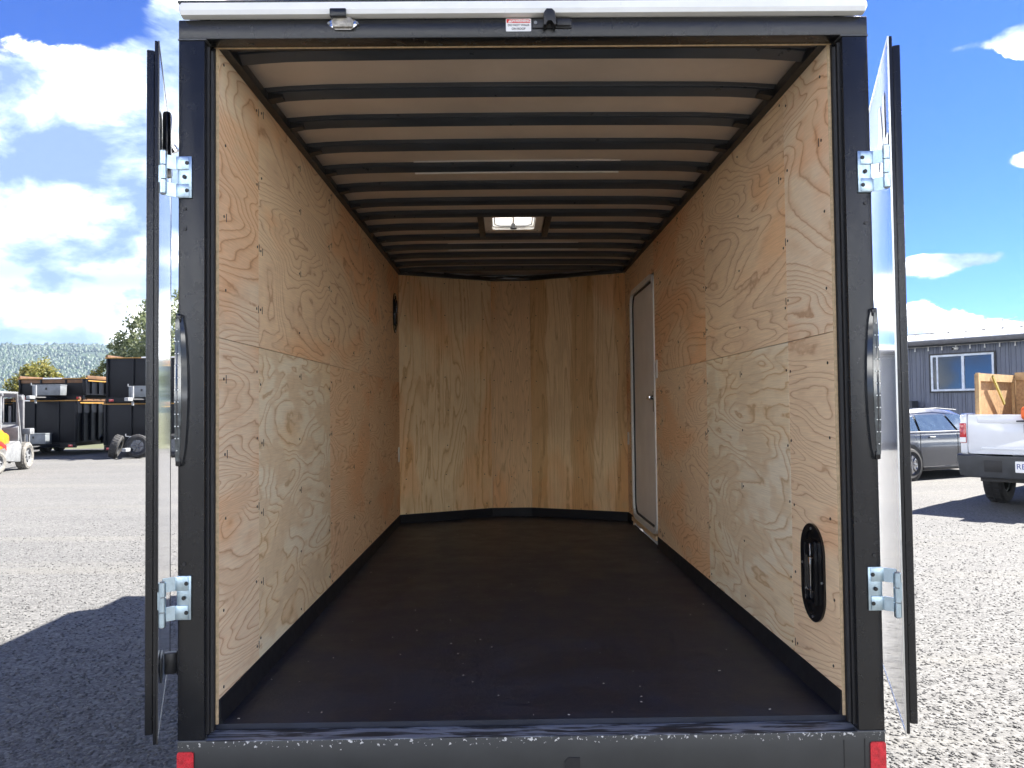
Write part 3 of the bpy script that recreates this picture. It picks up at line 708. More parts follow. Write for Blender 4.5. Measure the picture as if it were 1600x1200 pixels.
for s in (-1, 1):
    def side_glass(pts, nm='side_window'):   # (y, t) with t 0 belt .. 1 roof edge; follows the tumblehome
        mb = MB(); v = []
        for y, t_ in pts:
            zb = .965; zt = 1.365-.10*max(0, y-.35)*1.6-.06*max(0, -1.0-y); x = .885+(.648-.885)*t_; v.append((s*(x+.012), y, zb+(zt-zb)*t_))
        mb.add(v+[(q[0]-s*.01, q[1], q[2]) for q in v], [tuple(range(len(v)))]+[(i, (i+1) % len(v), len(v)+(i+1) % len(v), len(v)+i) for i in range(len(v))])
        return mb.build(nm, glass_car, cr, smooth=False)
    side_glass([(-1.02, .04), (.04, .04), (-.10, .86), (-.95, .84)]); side_glass([(.12, .04), (1.06, .04), (.60, .62), (.38, .84), (-.02, .86)]); side_glass([(-1.72, .10), (-1.09, .05), (-1.02, .80), (-1.36, .70)], 'quarter_window')
    MB().tube([(s*.905, -1.95, .965), (s*.915, -.2, .965), (s*.905, 1.2, .955)], .012, 6).build('belt_trim', pm('chrome trim', (.5, .5, .5), .2, metal=1), cr)
    MB().tube([(s*.655, -1.35, 1.372), (s*.645, -.9, 1.412), (s*.645, -.2, 1.432), (s*.65, .40, 1.392)], .010, 6).build('roof_glint', grey_steel, cr)  # added grey strip imitating the reflection along the roof edge
    for yy in (-.80, .18): MB().box(s*.925-.012, s*.925+.014, yy, yy+.17, .845, .872, .006).build('door_handle', alum, cr)
    mb = MB()
    for yy in (.08, 1.0, -1.05): mb.box(s*.908-.002, s*.908+.002, yy-.004, yy+.004, .30, .955)
    mb.build('door_gap', black_sat, cr, smooth=False)
    MB().box(s*.89-.02, s*.89+.02, -.98, 1.1, .20, .27, .01).build('sill_trim', black_sat, cr)
    MB().box(s*.93-.02, s*.93+.12*0+.02, .86, 1.0, .93, 1.05, .02).build('mirror', car_paint, cr)
    for yy in (-1.36, 1.34):
        A = Matrix.Translation((s*.80, yy, .33)) @ Matrix.Rotation(R(90), 4, 'Y')
        MB().cyl((s*.70, yy, .35), (s*.905, yy, .35), .375, seg=30).build('wheel_arch', black_sat, cr)
        wheel_parts(cr, (s*.832, yy, .325), (s, 0, 0), .325, .215, tyre_mat, pm('car rim', (.32, .32, .33), .25, metal=.8), 9, fo=.38)
MB().box(-.62, .62, 1.06, 1.10, .98, 1.0).build('wiper', black_sat, cr)

# ================================================================== PICKUP
TH = R(48)
pk = thing('pickup_truck', 'white pickup truck seen from behind with a wooden crate in its bed', 'pickup truck', (0, 0, 0), -TH)
ph_ = Vector((math.sin(TH), math.cos(TH), 0)); pr_ = Vector((ph_.y, -ph_.x, 0))
pk.location = Vector((7.58, 9.57, 0)) - ph_*1.18 + pr_*.80      # rear left wheel on the gravel
mW = truck_white
tg = MB().prism(rrect(-.868, .868, .80, 1.365, .03), 'y', 0, .05, .006)
tg = tg.build('tailgate', mW, pk)
MB().box(-.74, .74, -.012, -.001, 1.24, 1.335, .01).box(-.70, .70, -.010, -.001, .86, .90, .008).build('crease', mW, tg)
MB().box(-.16, .16, -.022, -.004, 1.10, 1.23, .012).build('handle', black_gloss, tg)
MB().box(-.20, .40, -.22, -.002, 1.262, 1.285, .008).build('ledge', dark_plastic, tg)
for s in (-1, 1):
    # bed side with wheel arch opening
    arch = [(1.18+.50*math.cos(a), .46+.44*math.sin(a)) for a in np.linspace(math.pi, 0, 13)]
    MB().prism([(.0, .52), (.0, 1.365), (.03, 1.38), (2.0, 1.38), (2.0, .50)]+[p for p in arch[::-1]], 'x', s*.878, s*.965, .012).build('bed_side', mW, pk)
    MB().box(min(s*.875, s*.966), max(s*.875, s*.966), -.02, .02, .80, 1.345, .02).build('corner_panel', mW, pk)
    tl = MB().box(min(s*.882, s*.972), max(s*.882, s*.972), -.032, .06, .95, 1.24, .012).build('tail_light', tail_red, pk)
    MB().box(min(s*.888, s*.968), max(s*.888, s*.968), -.037, -.028, .96, 1.035, .004).build('reverse_lens', ink_white, tl)
    for yy in (1.18, 4.55): wheel_parts(pk, (s*.81, yy, .405), (s, 0, 0), .405, .29, tyre_mat, alum, 6)
MB().box(-.876, .876, .055, 2.0, .80, .86).build('bed_floor', dark_plastic, pk)
bp_ = MB().prism([(-.98, .80), (-.94, .50), (-.84, .47), (.84, .47), (.94, .50), (.98, .80), (.60, .775), (-.60, .775)], 'y', -.17, .04, .02).build('rear_bumper', dark_plastic, pk)
for a in (-.62, .40): MB().box(a, a+.22, -.176, -.168, .56, .72, .003).build('step_pad', black_rub, bp_)
pl = MB().prism(rrect(-.235, .075, .565, .72, .012), 'y', -.180, -.172).build('license_plate', ink_white, pk)
mt = Matrix.Translation((-.165, -.1815, .645)) @ Matrix.Rotation(R(90), 4, 'X')
text_mesh('RE', .105, mt, ink_blue, 'lettering', pl, .0006)
MB().box(-.75, .75, .1, 5.4, .40, .50).box(-.05, .05, .9, 1.5, .36, .46).cyl((-.8, 1.18, .40), (.8, 1.18, .40), .05, seg=10).build('frame', black_sat, pk)
MB().cyl((0, 1.05, .42), (0, 1.32, .42), .15, seg=14).build('axle_housing', black_sat, pk)
cab = [[(-.95, 2.06, .50), (-.96, 2.06, 1.12), (-.72, 2.10, 1.90), (.72, 2.10, 1.90), (.96, 2.06, 1.12), (.95, 2.06, .50)],
       [(-.95, 2.5, .48), (-.97, 2.5, 1.12), (-.74, 2.5, 1.94), (.74, 2.5, 1.94), (.97, 2.5, 1.12), (.95, 2.5, .48)],
       [(-.95, 3.3, .48), (-.97, 3.3, 1.12), (-.72, 3.2, 1.92), (.72, 3.2, 1.92), (.97, 3.3, 1.12), (.95, 3.3, .48)],
       [(-.95, 4.0, .48), (-.97, 4.0, 1.10), (-.90, 3.95, 1.16), (.90, 3.95, 1.16), (.97, 4.0, 1.10), (.95, 4.0, .48)],
       [(-.93, 5.3, .50), (-.94, 5.3, .98), (-.80, 5.25, 1.06), (.80, 5.25, 1.06), (.94, 5.3, .98), (.93, 5.3, .50)]]
MB().loft(cab).build('cab', mW, pk)
MB().add([(-.68, 2.075, 1.22), (.68, 2.075, 1.22), (.62, 2.092, 1.80), (-.62, 2.092, 1.80)], [(0, 1, 2, 3)]).build('rear_window', glass_dark, pk)
for s in (-1, 1):
    MB().add([(s*.945, 2.25, 1.2), (s*.945, 3.45, 1.2), (s*.765, 3.05, 1.84), (s*.765, 2.3, 1.84)], [(0, 1, 2, 3)]).build('side_window', glass_dark, pk)

# wooden crate standing in the bed
ct = thing('wooden_crate', 'open plywood and lumber crate standing in the bed of the white pickup', 'crate', pk.matrix_basis @ Vector((0, 0, .862)), -TH)
cx0, cx1, cy0, cy1, cz = -.80, .80, .12, 1.92, 1.11
for nm, s, xx in (('side_board', -1, cx0), ('side_board', 1, cx1)):
    MB().box(min(xx, xx-s*.014), max(xx, xx-s*.014), cy0, cy1, .02, cz-.02).build(nm, osb, ct)
    MB().box(min(xx-s*.015, xx-s*.055), max(xx-s*.015, xx-s*.055), cy0, cy0+.09, .0, cz).build('post', lumber, ct)
    MB().box(min(xx-s*.015, xx-s*.055), max(xx-s*.015, xx-s*.055), cy1-.09, cy1, .0, cz).build('post', lumber, ct)
    MB().box(min(xx-s*.015, xx-s*.053), max(xx-s*.015, xx-s*.053), cy0+.092, cy1-.092, cz-.12, cz-.005).build('top_rail', lumber, ct)
    MB().box(min(xx-s*.015, xx-s*.053), max(xx-s*.015, xx-s*.053), cy0+.092, cy1-.092, .0, .09).build('bottom_rail', lumber, ct)
MB().box(cx0+.06, cx1-.06, cy1-.03, cy1-.016, .02, cz+.04).build('end_board', osb, ct)
MB().box(cx0+.06, cx1-.06, cy1-.075, cy1-.032, cz-.08, cz+.04).build('end_rail', lumber, ct)
MB().box(cx0+.06, cx1-.06, cy0+.02, cy1-.04, .0, .018).build('base_board', osb, ct)
T = Matrix.Translation((cx0+.075, .95, .86)) @ Matrix.Rotation(R(52), 4, 'X')
MB().box(-.01, .012, -.022, .022, -.34, .34, mtx=T).build('strap', pm('strap webbing', (.28, .24, .06), .8), ct)
# bright orange container on the tailgate
oc_ = thing('orange_container', 'rounded bright orange plastic container on the tailgate of the white pickup', 'container', pk.matrix_basis @ Vector((.0, -.115, 1.286)), -TH)
MB().prism(rrect(-.15, .15, .0, .19, .06, 4), 'y', -.09, .10, .03).build('body', bright_orange, oc_)
MB().cyl((0, 0, .185), (0, 0, .225), .045, seg=14).build('cap', black_rub, oc_)

# ================================================================== CARGO TRAILER
tr = thing('cargo_trailer', 'black framed enclosed cargo trailer seen from behind with open rear doors and plywood lining', 'trailer')
ZF, ZP, YN, NOSE = .52, 2.737, 4.47, 4.875     # floor, top of the plywood, end of the side walls, nose
IW, OW = 1.015, 1.12
nose_in = [(-IW, YN), (-.20, NOSE), (.17, NOSE), (IW, YN)]
nose_out = [(-OW, YN+.04), (-.23, NOSE+.07), (.20, NOSE+.07), (OW, YN+.04)]
# --- shell
for s in (-1, 1):
    MB().box(min(s*1.035, s*OW), max(s*1.035, s*OW), 0, .09, .4965, 2.7345, .005).build('rear_post', black_paint, tr)
    MB().box(min(s*1.0245, s*1.0345), max(s*1.0245, s*1.0345), .062, .10, .497, 2.735).build('jamb', black_sat, tr)
    mb = MB().cyl((s*1.028, .045, .51), (s*1.028, .045, 2.715), .0095, seg=10).box(min(s*1.0262, s*1.0348), max(s*1.0262, s*1.0348), .018, .026, .51, 2.72)
    mb.build('door_seal', black_rub, tr)
    MB().box(min(s*1.085, s*1.118), max(s*1.085, s*1.118), .0905, YN+.04, .44, 2.845).build('side_skin', white_skin, tr)
    MB().box(min(s*1.06, s*1.122), max(s*1.06, s*1.122), .092, YN+.04, 2.80, 2.862, .004).build('side_rail', black_paint, tr)
MB().box(-OW, OW, 0, .06, 2.7365, 2.8005, .004).build('rear_header', black_paint, tr)
MB().box(-1.03, 1.03, .0765, .10, 2.7425, 2.82).build('inner_header', black_sat, tr)
seam_m = pm('weld seam', (.10, .105, .11), .5)
for xa, xb in ((-OW-.0012, -1.03), (1.03, OW+.0012)):
    for za, zb_ in ((2.7340, 2.7372), (.4938, .4972)): MB().box(xa, xb, -.0015, .05, za, zb_).build('weld_seam', seam_m, tr)
dc = MB()
prof = [(.0, 2.8008), (-.012, 2.8008), (-.026, 2.804), (-.030, 2.818), (-.020, 2.846), (.0, 2.848)]
rings = []
for xx, k in ((-1.117, .0), (-1.102, 1), (1.102, 1), (1.117, .0)):
    rings.append([(xx, y*(.25+.75*k), z if (k or z > 2.83) else 2.83) for y, z in prof])
dc.loft(rings).build('drip_cap', white_trim, tr)
MB().box(-1.118, 1.118, -.014, .045, 2.8485, 2.858, .002).build('roof_edge', black_paint, tr)
# small damaged sealant tufts on the roof edge
mb = MB()
for i in range(7): mb.box(-.19+i*.026, -.172+i*.026, -.012, .01, 2.858, 2.862+.008*abs(math.sin(i*1.7)), .001)
mb.build('sealant', pm('grey sealant', (.35, .36, .37), .7), tr)
MB().box(-OW, OW, .0, .11, .30, .4935, .004).build('rear_beam', beam_m, tr)
MB().prism([(.100, .30), (.148, .30), (.148, .428), (.112, .428), (.100, .415)], 'y', -.0035, .0).build('latch_slot', black_rub, tr)
MB().box(1.052, 1.0545, -.0012, .0, .305, .474).box(.986, .9885, -.0012, .0, .305, .47).build('beam_seam', black_sat, tr)
MB().add([(-1.034, .002, .4945), (1.034, .002, .4945), (1.034, .066, .5035), (-1.034, .066, .5035), (-1.034, .002, .40), (1.034, .002, .40), (1.034, .066, .40), (-1.034, .066, .40)],
         [(0, 1, 2, 3), (0, 4, 5, 1), (2, 6, 7, 3), (0, 3, 7, 4), (1, 5, 6, 2)]).build('door_sill', sill_m, tr, smooth=False)
for s in (-1, 1):
    a, b = (-1.119, -1.067) if s < 0 else (1.070, 1.119)
    MB().prism(rrect(a, b, .30, .463, .008, 4), 'y', -.004, .0).build('reflector', red_refl, tr)
# --- floor, cove trims
fl = [(-1.03, .072)] + [(-1.03, YN)] + [(-.21, NOSE+.02), (.18, NOSE+.02), (1.03, YN), (1.03, .072)]
MB().prism(fl, 'z', .40, ZF).build('floor', floor_m, tr, smooth=False)
MB().box(-1.033, 1.033, .0665, .0715, .44, .5025).build('floor_edge', black_rub, tr)
trim_m = pm('matt black base trim', (.008, .009, .012), .6, spec=.3)
for a, b in zip(nose_in[:-1], nose_in[1:]):
    MB().prism([a, b, (b[0], b[1]-.010), (a[0], a[1]-.010)], 'z', ZF+.0005, ZF+.078).build('base_trim', trim_m, tr)
for s in (-1, 1):
    MB().prism([(s*1.0145, ZF+.0005), (s*1.004, ZF+.0005), (s*1.004, ZF+.010), (s*1.0095, ZF+.022), (s*1.0105, ZF+.076), (s*1.0145, ZF+.078)], 'y', .072, YN if s < 0 else 3.13).build('base_trim', trim_m, tr)
MB().box(1.004, 1.0145, 4.225, YN, ZF+.0005, ZF+.078).build('base_trim', trim_m, tr)
mb = MB(); rs = random.Random(12)
for i in range(45):
    x = rs.uniform(-.98, .98); y = .1+4.1*rs.random()**1.8; k = rs.uniform(.0010, .0030); T = Matrix.Translation((x, y, ZF+.0012)) @ Matrix.Rotation(rs.uniform(0, 6.28), 4, 'Z')
    mb.box(-k*rs.uniform(.8, 2.2), k, -k*.7, k*.7, -.0006, .0012, mtx=T)
o = mb.build('wood_chips', pm('pale wood chips', (.42, .40, .36), .8), kind='stuff'); o['label'] = 'tiny pale wood chips scattered on the black trailer floor'
# --- plywood lining; each sheet is a part
def side_panel(s, y0, y1, z0, z1, m, label=None):
    g_ = .0012
    return MB().box(min(s*IW, s*(IW+.009)), max(s*IW, s*(IW+.009)), y0+g_, y1-g_, z0+g_, z1-g_, .0006).build('plywood_panel', m, tr, smooth=False, label=label)
ZM = 1.775; pe = .075
L = lambda *c: tuple(c)
sd_ = 0
def pmx(light, mid, dark, **kw):
    global sd_; sd_ += 7.3
    return ply_mat('plywood %d' % int(sd_*10), light, mid, dark, seed=sd_, **kw)
def dim(c, f): return tuple(a*b for a, b in zip(c, f))
WARM = (1.0, .95, .88); RED = (1.0, .90, .80)
# left wall
side_panel(-1, pe, .49, ZF, ZM, pmx(dim(CL, (1, 1, 1)), CM, CD, su=1.0, sv=3.4, rings=14))
side_panel(-1, pe, .49, ZM, ZP, pmx(CL, CM, CD, su=1.1, sv=2.6, rings=14))
side_panel(-1, .49, 1.71, ZF, ZM, pmx(PL, PM_, PD, su=2.6, sv=4.2, rings=9, rk=1.3, b0=.50, contrast=1.5, tint=(1.0, .92, .82)), 'pale plywood sheet with broad swirling grain')
side_panel(-1, .49, 1.71, ZM, ZP, pmx(dim(CL, WARM), CM, CD, su=1.3, sv=2.6, rings=14))
side_panel(-1, 1.71, 2.93, ZF, ZM, pmx(dim(CL, RED), dim(CM, RED), CD, su=1.8, sv=4.2, rings=14))
side_panel(-1, 1.71, 2.93, ZM, ZP, pmx(dim(CL, WARM), CM, CD, su=1.0, sv=2.2, rings=13))
side_panel(-1, 2.93, YN, ZF, ZM, pmx(dim(CL, RED), dim(CM, RED), CD, su=1.6, sv=4.0, rings=13))
side_panel(-1, 2.93, YN, ZM, ZP, pmx(dim(CL, RED), CM, CD, su=1.2, sv=2.6, rings=13))
# right wall, with the side door cut out
DY0, DY1, DZ0, DZ1 = 3.14, 4.215, .575, 2.515
side_panel(1, pe, .49, ZF, ZM, pmx(dim(CL, WARM), CM, CD, su=1.2, sv=3.2, rings=14, tint=(1.0, .82, .72)))
side_panel(1, pe, .49, ZM, ZP, pmx(CL, CM, CD, su=1.3, sv=2.2, rings=13, tint=(1.0, .82, .72)))
side_panel(1, .49, 1.71, ZF, ZM, pmx(PL, PM_, PD, su=2.0, sv=4.0, rings=10, rk=1.4, b0=.52, contrast=1.3, tint=(1.0, .92, .82)), 'pale plywood sheet with loose wavy grain')
side_panel(1, .49, 1.71, ZM, ZP, pmx(dim(CL, WARM), CM, CD, su=1.0, sv=2.4, rings=14))
side_panel(1, 1.71, DY0, ZF, ZM, pmx(dim(CL, WARM), CM, CD, su=1.8, sv=3.6, rings=14))
side_panel(1, 1.71, DY0, ZM, ZP, pmx(dim(CL, RED), dim(CM, RED), CD, su=1.2, sv=2.4, rings=14))
side_panel(1, DY0, DY1, DZ1, ZP, pmx(dim(CL, RED), CM, CD, su=1.2, sv=2.4, rings=13))
side_panel(1, DY1, YN, ZF, ZP, pmx(dim(CL, WARM), CM, CD, su=1.2, sv=2.6, rings=12))
for s in (-1, 1):
    MB().box(min(s*1.0152, s*1.0238), max(s*1.0152, s*1.0238), .068, .0745, ZF+.0, ZP).build('plywood_edge', ply_edge, tr)
MB().box(-1.03, 1.03, .066, .074, ZP+.0005, ZP+.0028).build('header_edge', ply_edge, tr)
# nose panels: vertical grain
def nose_panel(a, b, m, label=None):
    dxn, dyn = b[0]-a[0], b[1]-a[1]; l = math.hypot(dxn, dyn); nx, ny = -dyn/l*.009, dxn/l*.009
    return MB().prism([a, b, (b[0]+nx, b[1]+ny), (a[0]+nx, a[1]+ny)], 'z', ZF+.001, ZP-.002).build('plywood_panel', m, tr, smooth=False, label=label)
NP = (.90, .70, .42)
nose_panel((-1.0145, YN+.001), (-.2004, NOSE), pmx(dim(NP, (1, 1, 1)), (.80, .57, .30), (.66, .44, .22), ax='x', su=.55, sv=5.5, rings=9, knots=.16), 'left nose sheet with vertical grain and dark knots')
nose_panel((-.1998, NOSE+.0005), (.1698, NOSE+.0005), pmx(dim(NP, (.92, .82, .74)), (.72, .49, .27), (.60, .38, .19), ax='x', su=1.2, sv=7.0, rings=11, knots=.10), 'narrow middle nose sheet of darker veneer')
nose_panel((.1704, NOSE), (1.0145, YN+.001), pmx(dim(NP, (1, .98, .94)), (.80, .58, .32), (.68, .47, .24), ax='x', su=.5, sv=6.0, rings=7, knots=.05, stripes=True), 'right nose sheet striped light and dark')
# screws along the sheet edges (tiny): one part per wall
for s in (-1, 1):
    mb = MB(); rs = random.Random(5+s)
    for y in (.125, .465, .515, 1.09, 1.685, 1.735, 2.35, 2.9, 2.96, 3.6 if s < 0 else 3.05, 4.30):
        for i in range(9):
            z = ZF+.12+i*.255+rs.uniform(-.03, .03); yy = y+rs.uniform(-.012, .012)
            mb.cyl((s*(IW-.0018), yy, z), (s*IW, yy, z), .0052, seg=6)
            if rs.random() < .35: mb.box(min(s*(IW-.001), s*IW), max(s*(IW-.001), s*IW), yy+.02, yy+.025, z-.014, z+.014)
    o = mb.build('screws', screw_mat, tr, kind='stuff')
mb = MB(); rs = random.Random(4)
for (a, b) in zip(nose_in[:-1], nose_in[1:]):
    for t_ in (.08, .5, .92):
        for i in range(8):
            z = ZF+.1+i*.295+rs.uniform(-.03, .03); q = t_+rs.uniform(-.02, .02); x = a[0]+(b[0]-a[0])*q; y = a[1]+(b[1]-a[1])*q
            mb.cyl((x, y-.002, z), (x, y, z), .005, seg=6)
mb.build('screws', screw_mat, tr, kind='stuff')
# --- ceiling
def arch(x): return 2.794+.007*(1-(x/1.0)**2) - .012*max(0, (abs(x)-.75)/.25)**2
VX0, VX1, VY0, VY1 = -.165, .155, 2.56, 2.92
def sheet(zoff, m, name, x_lim, ys):
    xs = sorted(set([-x_lim]+[round(-.9+i*.15, 3) for i in range(13)]+[VX0, VX1, x_lim])); mb = MB()
    vs_, fs, idx = [], [], {}
    for j, y in enumerate(ys):
        for i, x in enumerate(xs): idx[i, j] = len(vs_); vs_.append((x, y, arch(max(-1, min(1, x)))+zoff))
    for j in range(len(ys)-1):
        for i in range(len(xs)-1):
            if VX0-.001 <= xs[i] and xs[i+1] <= VX1+.001 and VY0-.001 <= ys[j] and ys[j+1] <= VY1+.001: continue
            fs.append((idx[i, j], idx[i+1, j], idx[i+1, j+1], idx[i, j+1]))
    return mb.add(vs_, fs).build(name, m, tr)
sheet(0, liner_mat, 'ceiling_liner', 1.02, [.075, 1.3, VY0, VY1, 4.1, 5.0])
sheet(.075, roof_white, 'roof_skin', 1.10, [.02, 1.3, VY0, VY1, 4.55])
MB().prism([(-1.10, 4.55), (-.22, 4.94), (.19, 4.94), (1.10, 4.55)], 'z', 2.835, 2.868).build('nose_roof', roof_white, tr)
for a, b in zip(nose_out[:-1], nose_out[1:]):
    l = math.hypot(b[0]-a[0], b[1]-a[1]); nx, ny = -(b[1]-a[1])/l*.02, (b[0]-a[0])/l*.02
    MB().prism([a, b, (b[0]-nx, b[1]-ny), (a[0]-nx, a[1]-ny)], 'z', .44, 2.85).build('nose_skin', white_skin, tr)
bow_prof = [(0, .004), (0, -.014), (.002, -.016), (.005, -.015), (.009, -.007), (.014, -.007), (.015, -.018), (.054, -.036), (.058, -.0365), (.061, -.035), (.072, -.026), (.072, .004)]
def bow(y, xa, xb):
    n = max(4, int((xb-xa)/.08)); rings = []
    for i in range(n+1):
        x = xa+(xb-xa)*i/n; z = arch(x); rings.append([(x, y+p, z+q) for p, q in bow_prof])
    return MB().loft(rings).build('roof_bow', bow_mat, tr)
BY = [.163, .50, .815, 1.138, 1.475, 1.81, 2.147, 2.446, 2.79, 3.13, 3.46, 3.79, 4.12, 4.42]
for i, y in enumerate(BY):
    if i == 8: bow(y, -.998, -.243); bow(y, .243, .998)
    else: bow(y, -.998, .998)
for s in (-1, 1):
    MB().prism([(s*.986, ZP-.001), (s*1.03, ZP-.001), (s*1.03, 2.80), (s*.992, 2.778), (s*.986, 2.765)], 'y', .075, YN).build('top_rail', black_sat, tr)
    for y in BY[1:]:
        MB().prism([(s*.990, 2.742), (s*.985, 2.742), (s*.93, 2.752), (s*.93, 2.758), (s*.990, 2.772)], 'y', y+.01, y+.058).build('bow_bracket', black_sat, tr)
for x in (-.242, .202): MB().box(x, x+.04, BY[7]+.070, BY[9]-.002, 2.768, 2.802, .003).build('vent_joist', pm('dark vent joist', (.040, .030, .024), .5), tr)
# front header over the nose sheets, with a clearance lamp and a loose wire
for a, b in zip(nose_in[:-1], nose_in[1:]):
    MB().prism([a, b, (b[0], b[1]-.05), (a[0], a[1]-.05)], 'z', ZP-.001, 2.768, .002).build('front_header', black_sat, tr)
MB().box(-.15, .12, NOSE-.085, NOSE-.052, 2.741, 2.764, .006).build('front_lamp', smoke_lens, tr)
MB().tube([(-.62, 4.62, 2.772), (-.45, 4.66, 2.752), (-.2, 4.72, 2.764), (.1, 4.72, 2.752), (.45, 4.66, 2.764), (.62, 4.62, 2.752)], .005, 6).build('wire', black_rub, tr)
# slim strip lights on two bows
for y in (BY[4], BY[10]):
    x1 = .53 if y < 2 else .50
    def zb(x): return arch(x)
    n = 10; xs = [-x1+2*x1*i/n for i in range(n+1)]
    MB().loft([[(x, y-.004, zb(x)-.004), (x, y-.016, zb(x)-.004), (x, y-.016, zb(x)+.001), (x, y-.004, zb(x)+.001)] for x in xs]).build('light_strip', white_plastic, tr)
    MB().loft([[(x, y+.064, zb(x)-.042), (x, y+.072, zb(x)-.042), (x, y+.072, zb(x)-.031), (x, y+.064, zb(x)-.031)] for x in xs]).build('light_strip', white_plastic, tr)
# roof vent
rv = MB().ring(rrect(-.20, .19, 2.50, 2.965, .03), rrect(-.150, .140, 2.565, 2.915, .03), 'z', 2.776, 2.797).build('roof_vent', white_plastic, tr)
MB().ring(rrect(-.150, .140, 2.565, 2.915, .03), rrect(-.1445, .1345, 2.571, 2.909, .03), 'z', 2.797, 2.905).build('throat', white_plastic, rv)
lid = MB(); rr = []
for k, (zz, ins) in enumerate(((2.915, -.02), (2.925, -.02), (2.955, .0), (2.970, .05))): rr.append([(x, y, zz) for x, y in rrect(-.15+ins, .14-ins, 2.565+ins, 2.915-ins, .03)])
lid.loft(rr, cap=False); n0_ = rr[-1]; lid.add(n0_, [tuple(range(len(n0_)))]); lid.build('lid', vent_lid_mat, rv)
MB().ring(rrect(-.135, .125, 2.58, 2.90, .06), rrect(-.128, .118, 2.587, 2.893, .055), 'z', 2.795, 2.802).build('screen_frame', grey_steel, rv)
MB().cyl((-.005, 2.84, 2.765), (-.005, 2.84, 2.80), .022, .012, seg=14).build('knob', black_rub, rv)
MB().cyl((-.005, 2.84, 2.80), (-.005, 2.74, 2.915), .006, seg=8).box(-.03, .02, 2.84, 2.846, 2.80, 2.815).build('crank', chrome, rv)
mb = MB()
for x, y in ((-.175, 2.53), (.165, 2.53), (-.175, 2.94), (.165, 2.94), (-.005, 2.53), (-.005, 2.945)): mb.cyl((x, y, 2.7745), (x, y, 2.7765), .006, seg=8)
mb.build('screw', grey_steel, rv)
# --- side door in the right wall
sdr = MB().ring(rrect(DY0, DY1, DZ0+.02, DZ1, .14, 7), rrect(DY0+.038, DY1-.038, DZ0+.058, DZ1-.038, .11, 7), 'x', 1.006, 1.05).build('side_door', white_trim, tr)
MB().ring(rrect(DY0+.038, DY1-.038, DZ0+.058, DZ1-.038, .11, 7), rrect(DY0+.052, DY1-.052, DZ0+.072, DZ1-.052, .10, 7), 'x', 1.024, 1.046).build('seal', black_rub, sdr)
MB().prism(rrect(DY0+.052, DY1-.052, DZ0+.072, DZ1-.052, .10, 7), 'x', 1.034, 1.06).build('door_leaf', door_white, sdr)
lt = MB().box(1.020, 1.0335, DY0+.085, DY0+.150, 1.49, 1.65, .008).build('latch', black_gloss, sdr)
MB().cyl((1.021, DY0+.16, 1.60), (1.0, DY0+.16, 1.60), .022, seg=14).box(.992, 1.004, DY0+.145, DY0+.245, 1.585, 1.615, .005).build('lever', chrome, lt)
MB().box(1.0, 1.052, DY0+.02, DY1-.0, DZ0-.012, DZ0+.019).build('threshold', ply_edge, tr)
MB().box(1.006, 1.0148, 3.045, 3.105, 1.735, 1.865, .003).build('switch_plate', white_plastic, tr)
MB().box(1.006, 1.0148, 4.37, 4.43, 1.20, 1.31, .003).build('switch_plate', white_plastic, tr)
MB().box(-1.0148, -1.006, 4.36, 4.42, 1.07, 1.20, .003).build('switch_plate', white_plastic, tr)
# --- flow-through vents
def wall_vent(s, yc, zc, wd, ht):
    def stad(w_, h_, seg=9): return rrect(yc-w_/2, yc+w_/2, zc-h_/2, zc+h_/2, w_/2-.001, seg)
    X = lambda d: s*(IW-d)
    f = MB().ring(stad(wd, ht), stad(wd*.60, ht*.86), 'x', X(.0005), X(.008)).build('wall_vent', black_gloss, tr)
    MB().prism(stad(wd*.60, ht*.86), 'x', X(.0008), X(.0025)).build('bowl', black_gloss, f)
    MB().ring(rrect(yc-wd*.27, yc+wd*.23, zc-ht*.31, zc+ht*.33, .006, 2), rrect(yc-wd*.22, yc+wd*.18, zc-ht*.29, zc+ht*.31, .006, 2), 'x', X(.003), X(.020)).build('hood', black_gloss, f)
    MB().box(min(X(.006), X(.012)), max(X(.006), X(.012)), yc+wd*.03, yc+wd*.19, zc-ht*.18, zc+ht*.16, .002).build('damper', chrome, f)
    MB().box(min(X(.006), X(.010)), max(X(.006), X(.010)), yc+wd*.05, yc+wd*.09, zc-ht*.28, zc+ht*.29, .001).build('damper_rod', chrome, f)
    MB().box(min(X(.012), X(.015)), max(X(.012), X(.015)), yc-wd*.20, yc+wd*.22, zc+ht*.155, zc+ht*.17).build('wire_guard', chrome, f)
    MB().box(min(X(.012), X(.015)), max(X(.012), X(.015)), yc-wd*.20, yc+wd*.22, zc-ht*.19, zc-ht*.175).build('wire_guard', chrome, f)
    mb = MB()
    for y, z in ((yc, zc+ht*.45), (yc, zc-ht*.45), (yc-wd*.42, zc-.02), (yc+wd*.42, zc+.02)): mb.cyl((X(.008), y, z), (X(.0105), y, z), .0045, seg=8)
    mb.build('screw', alum, f)
wall_vent(1, .283, .938, .205, .345)
wall_vent(-1, 4.205, 2.36, .205, .345)
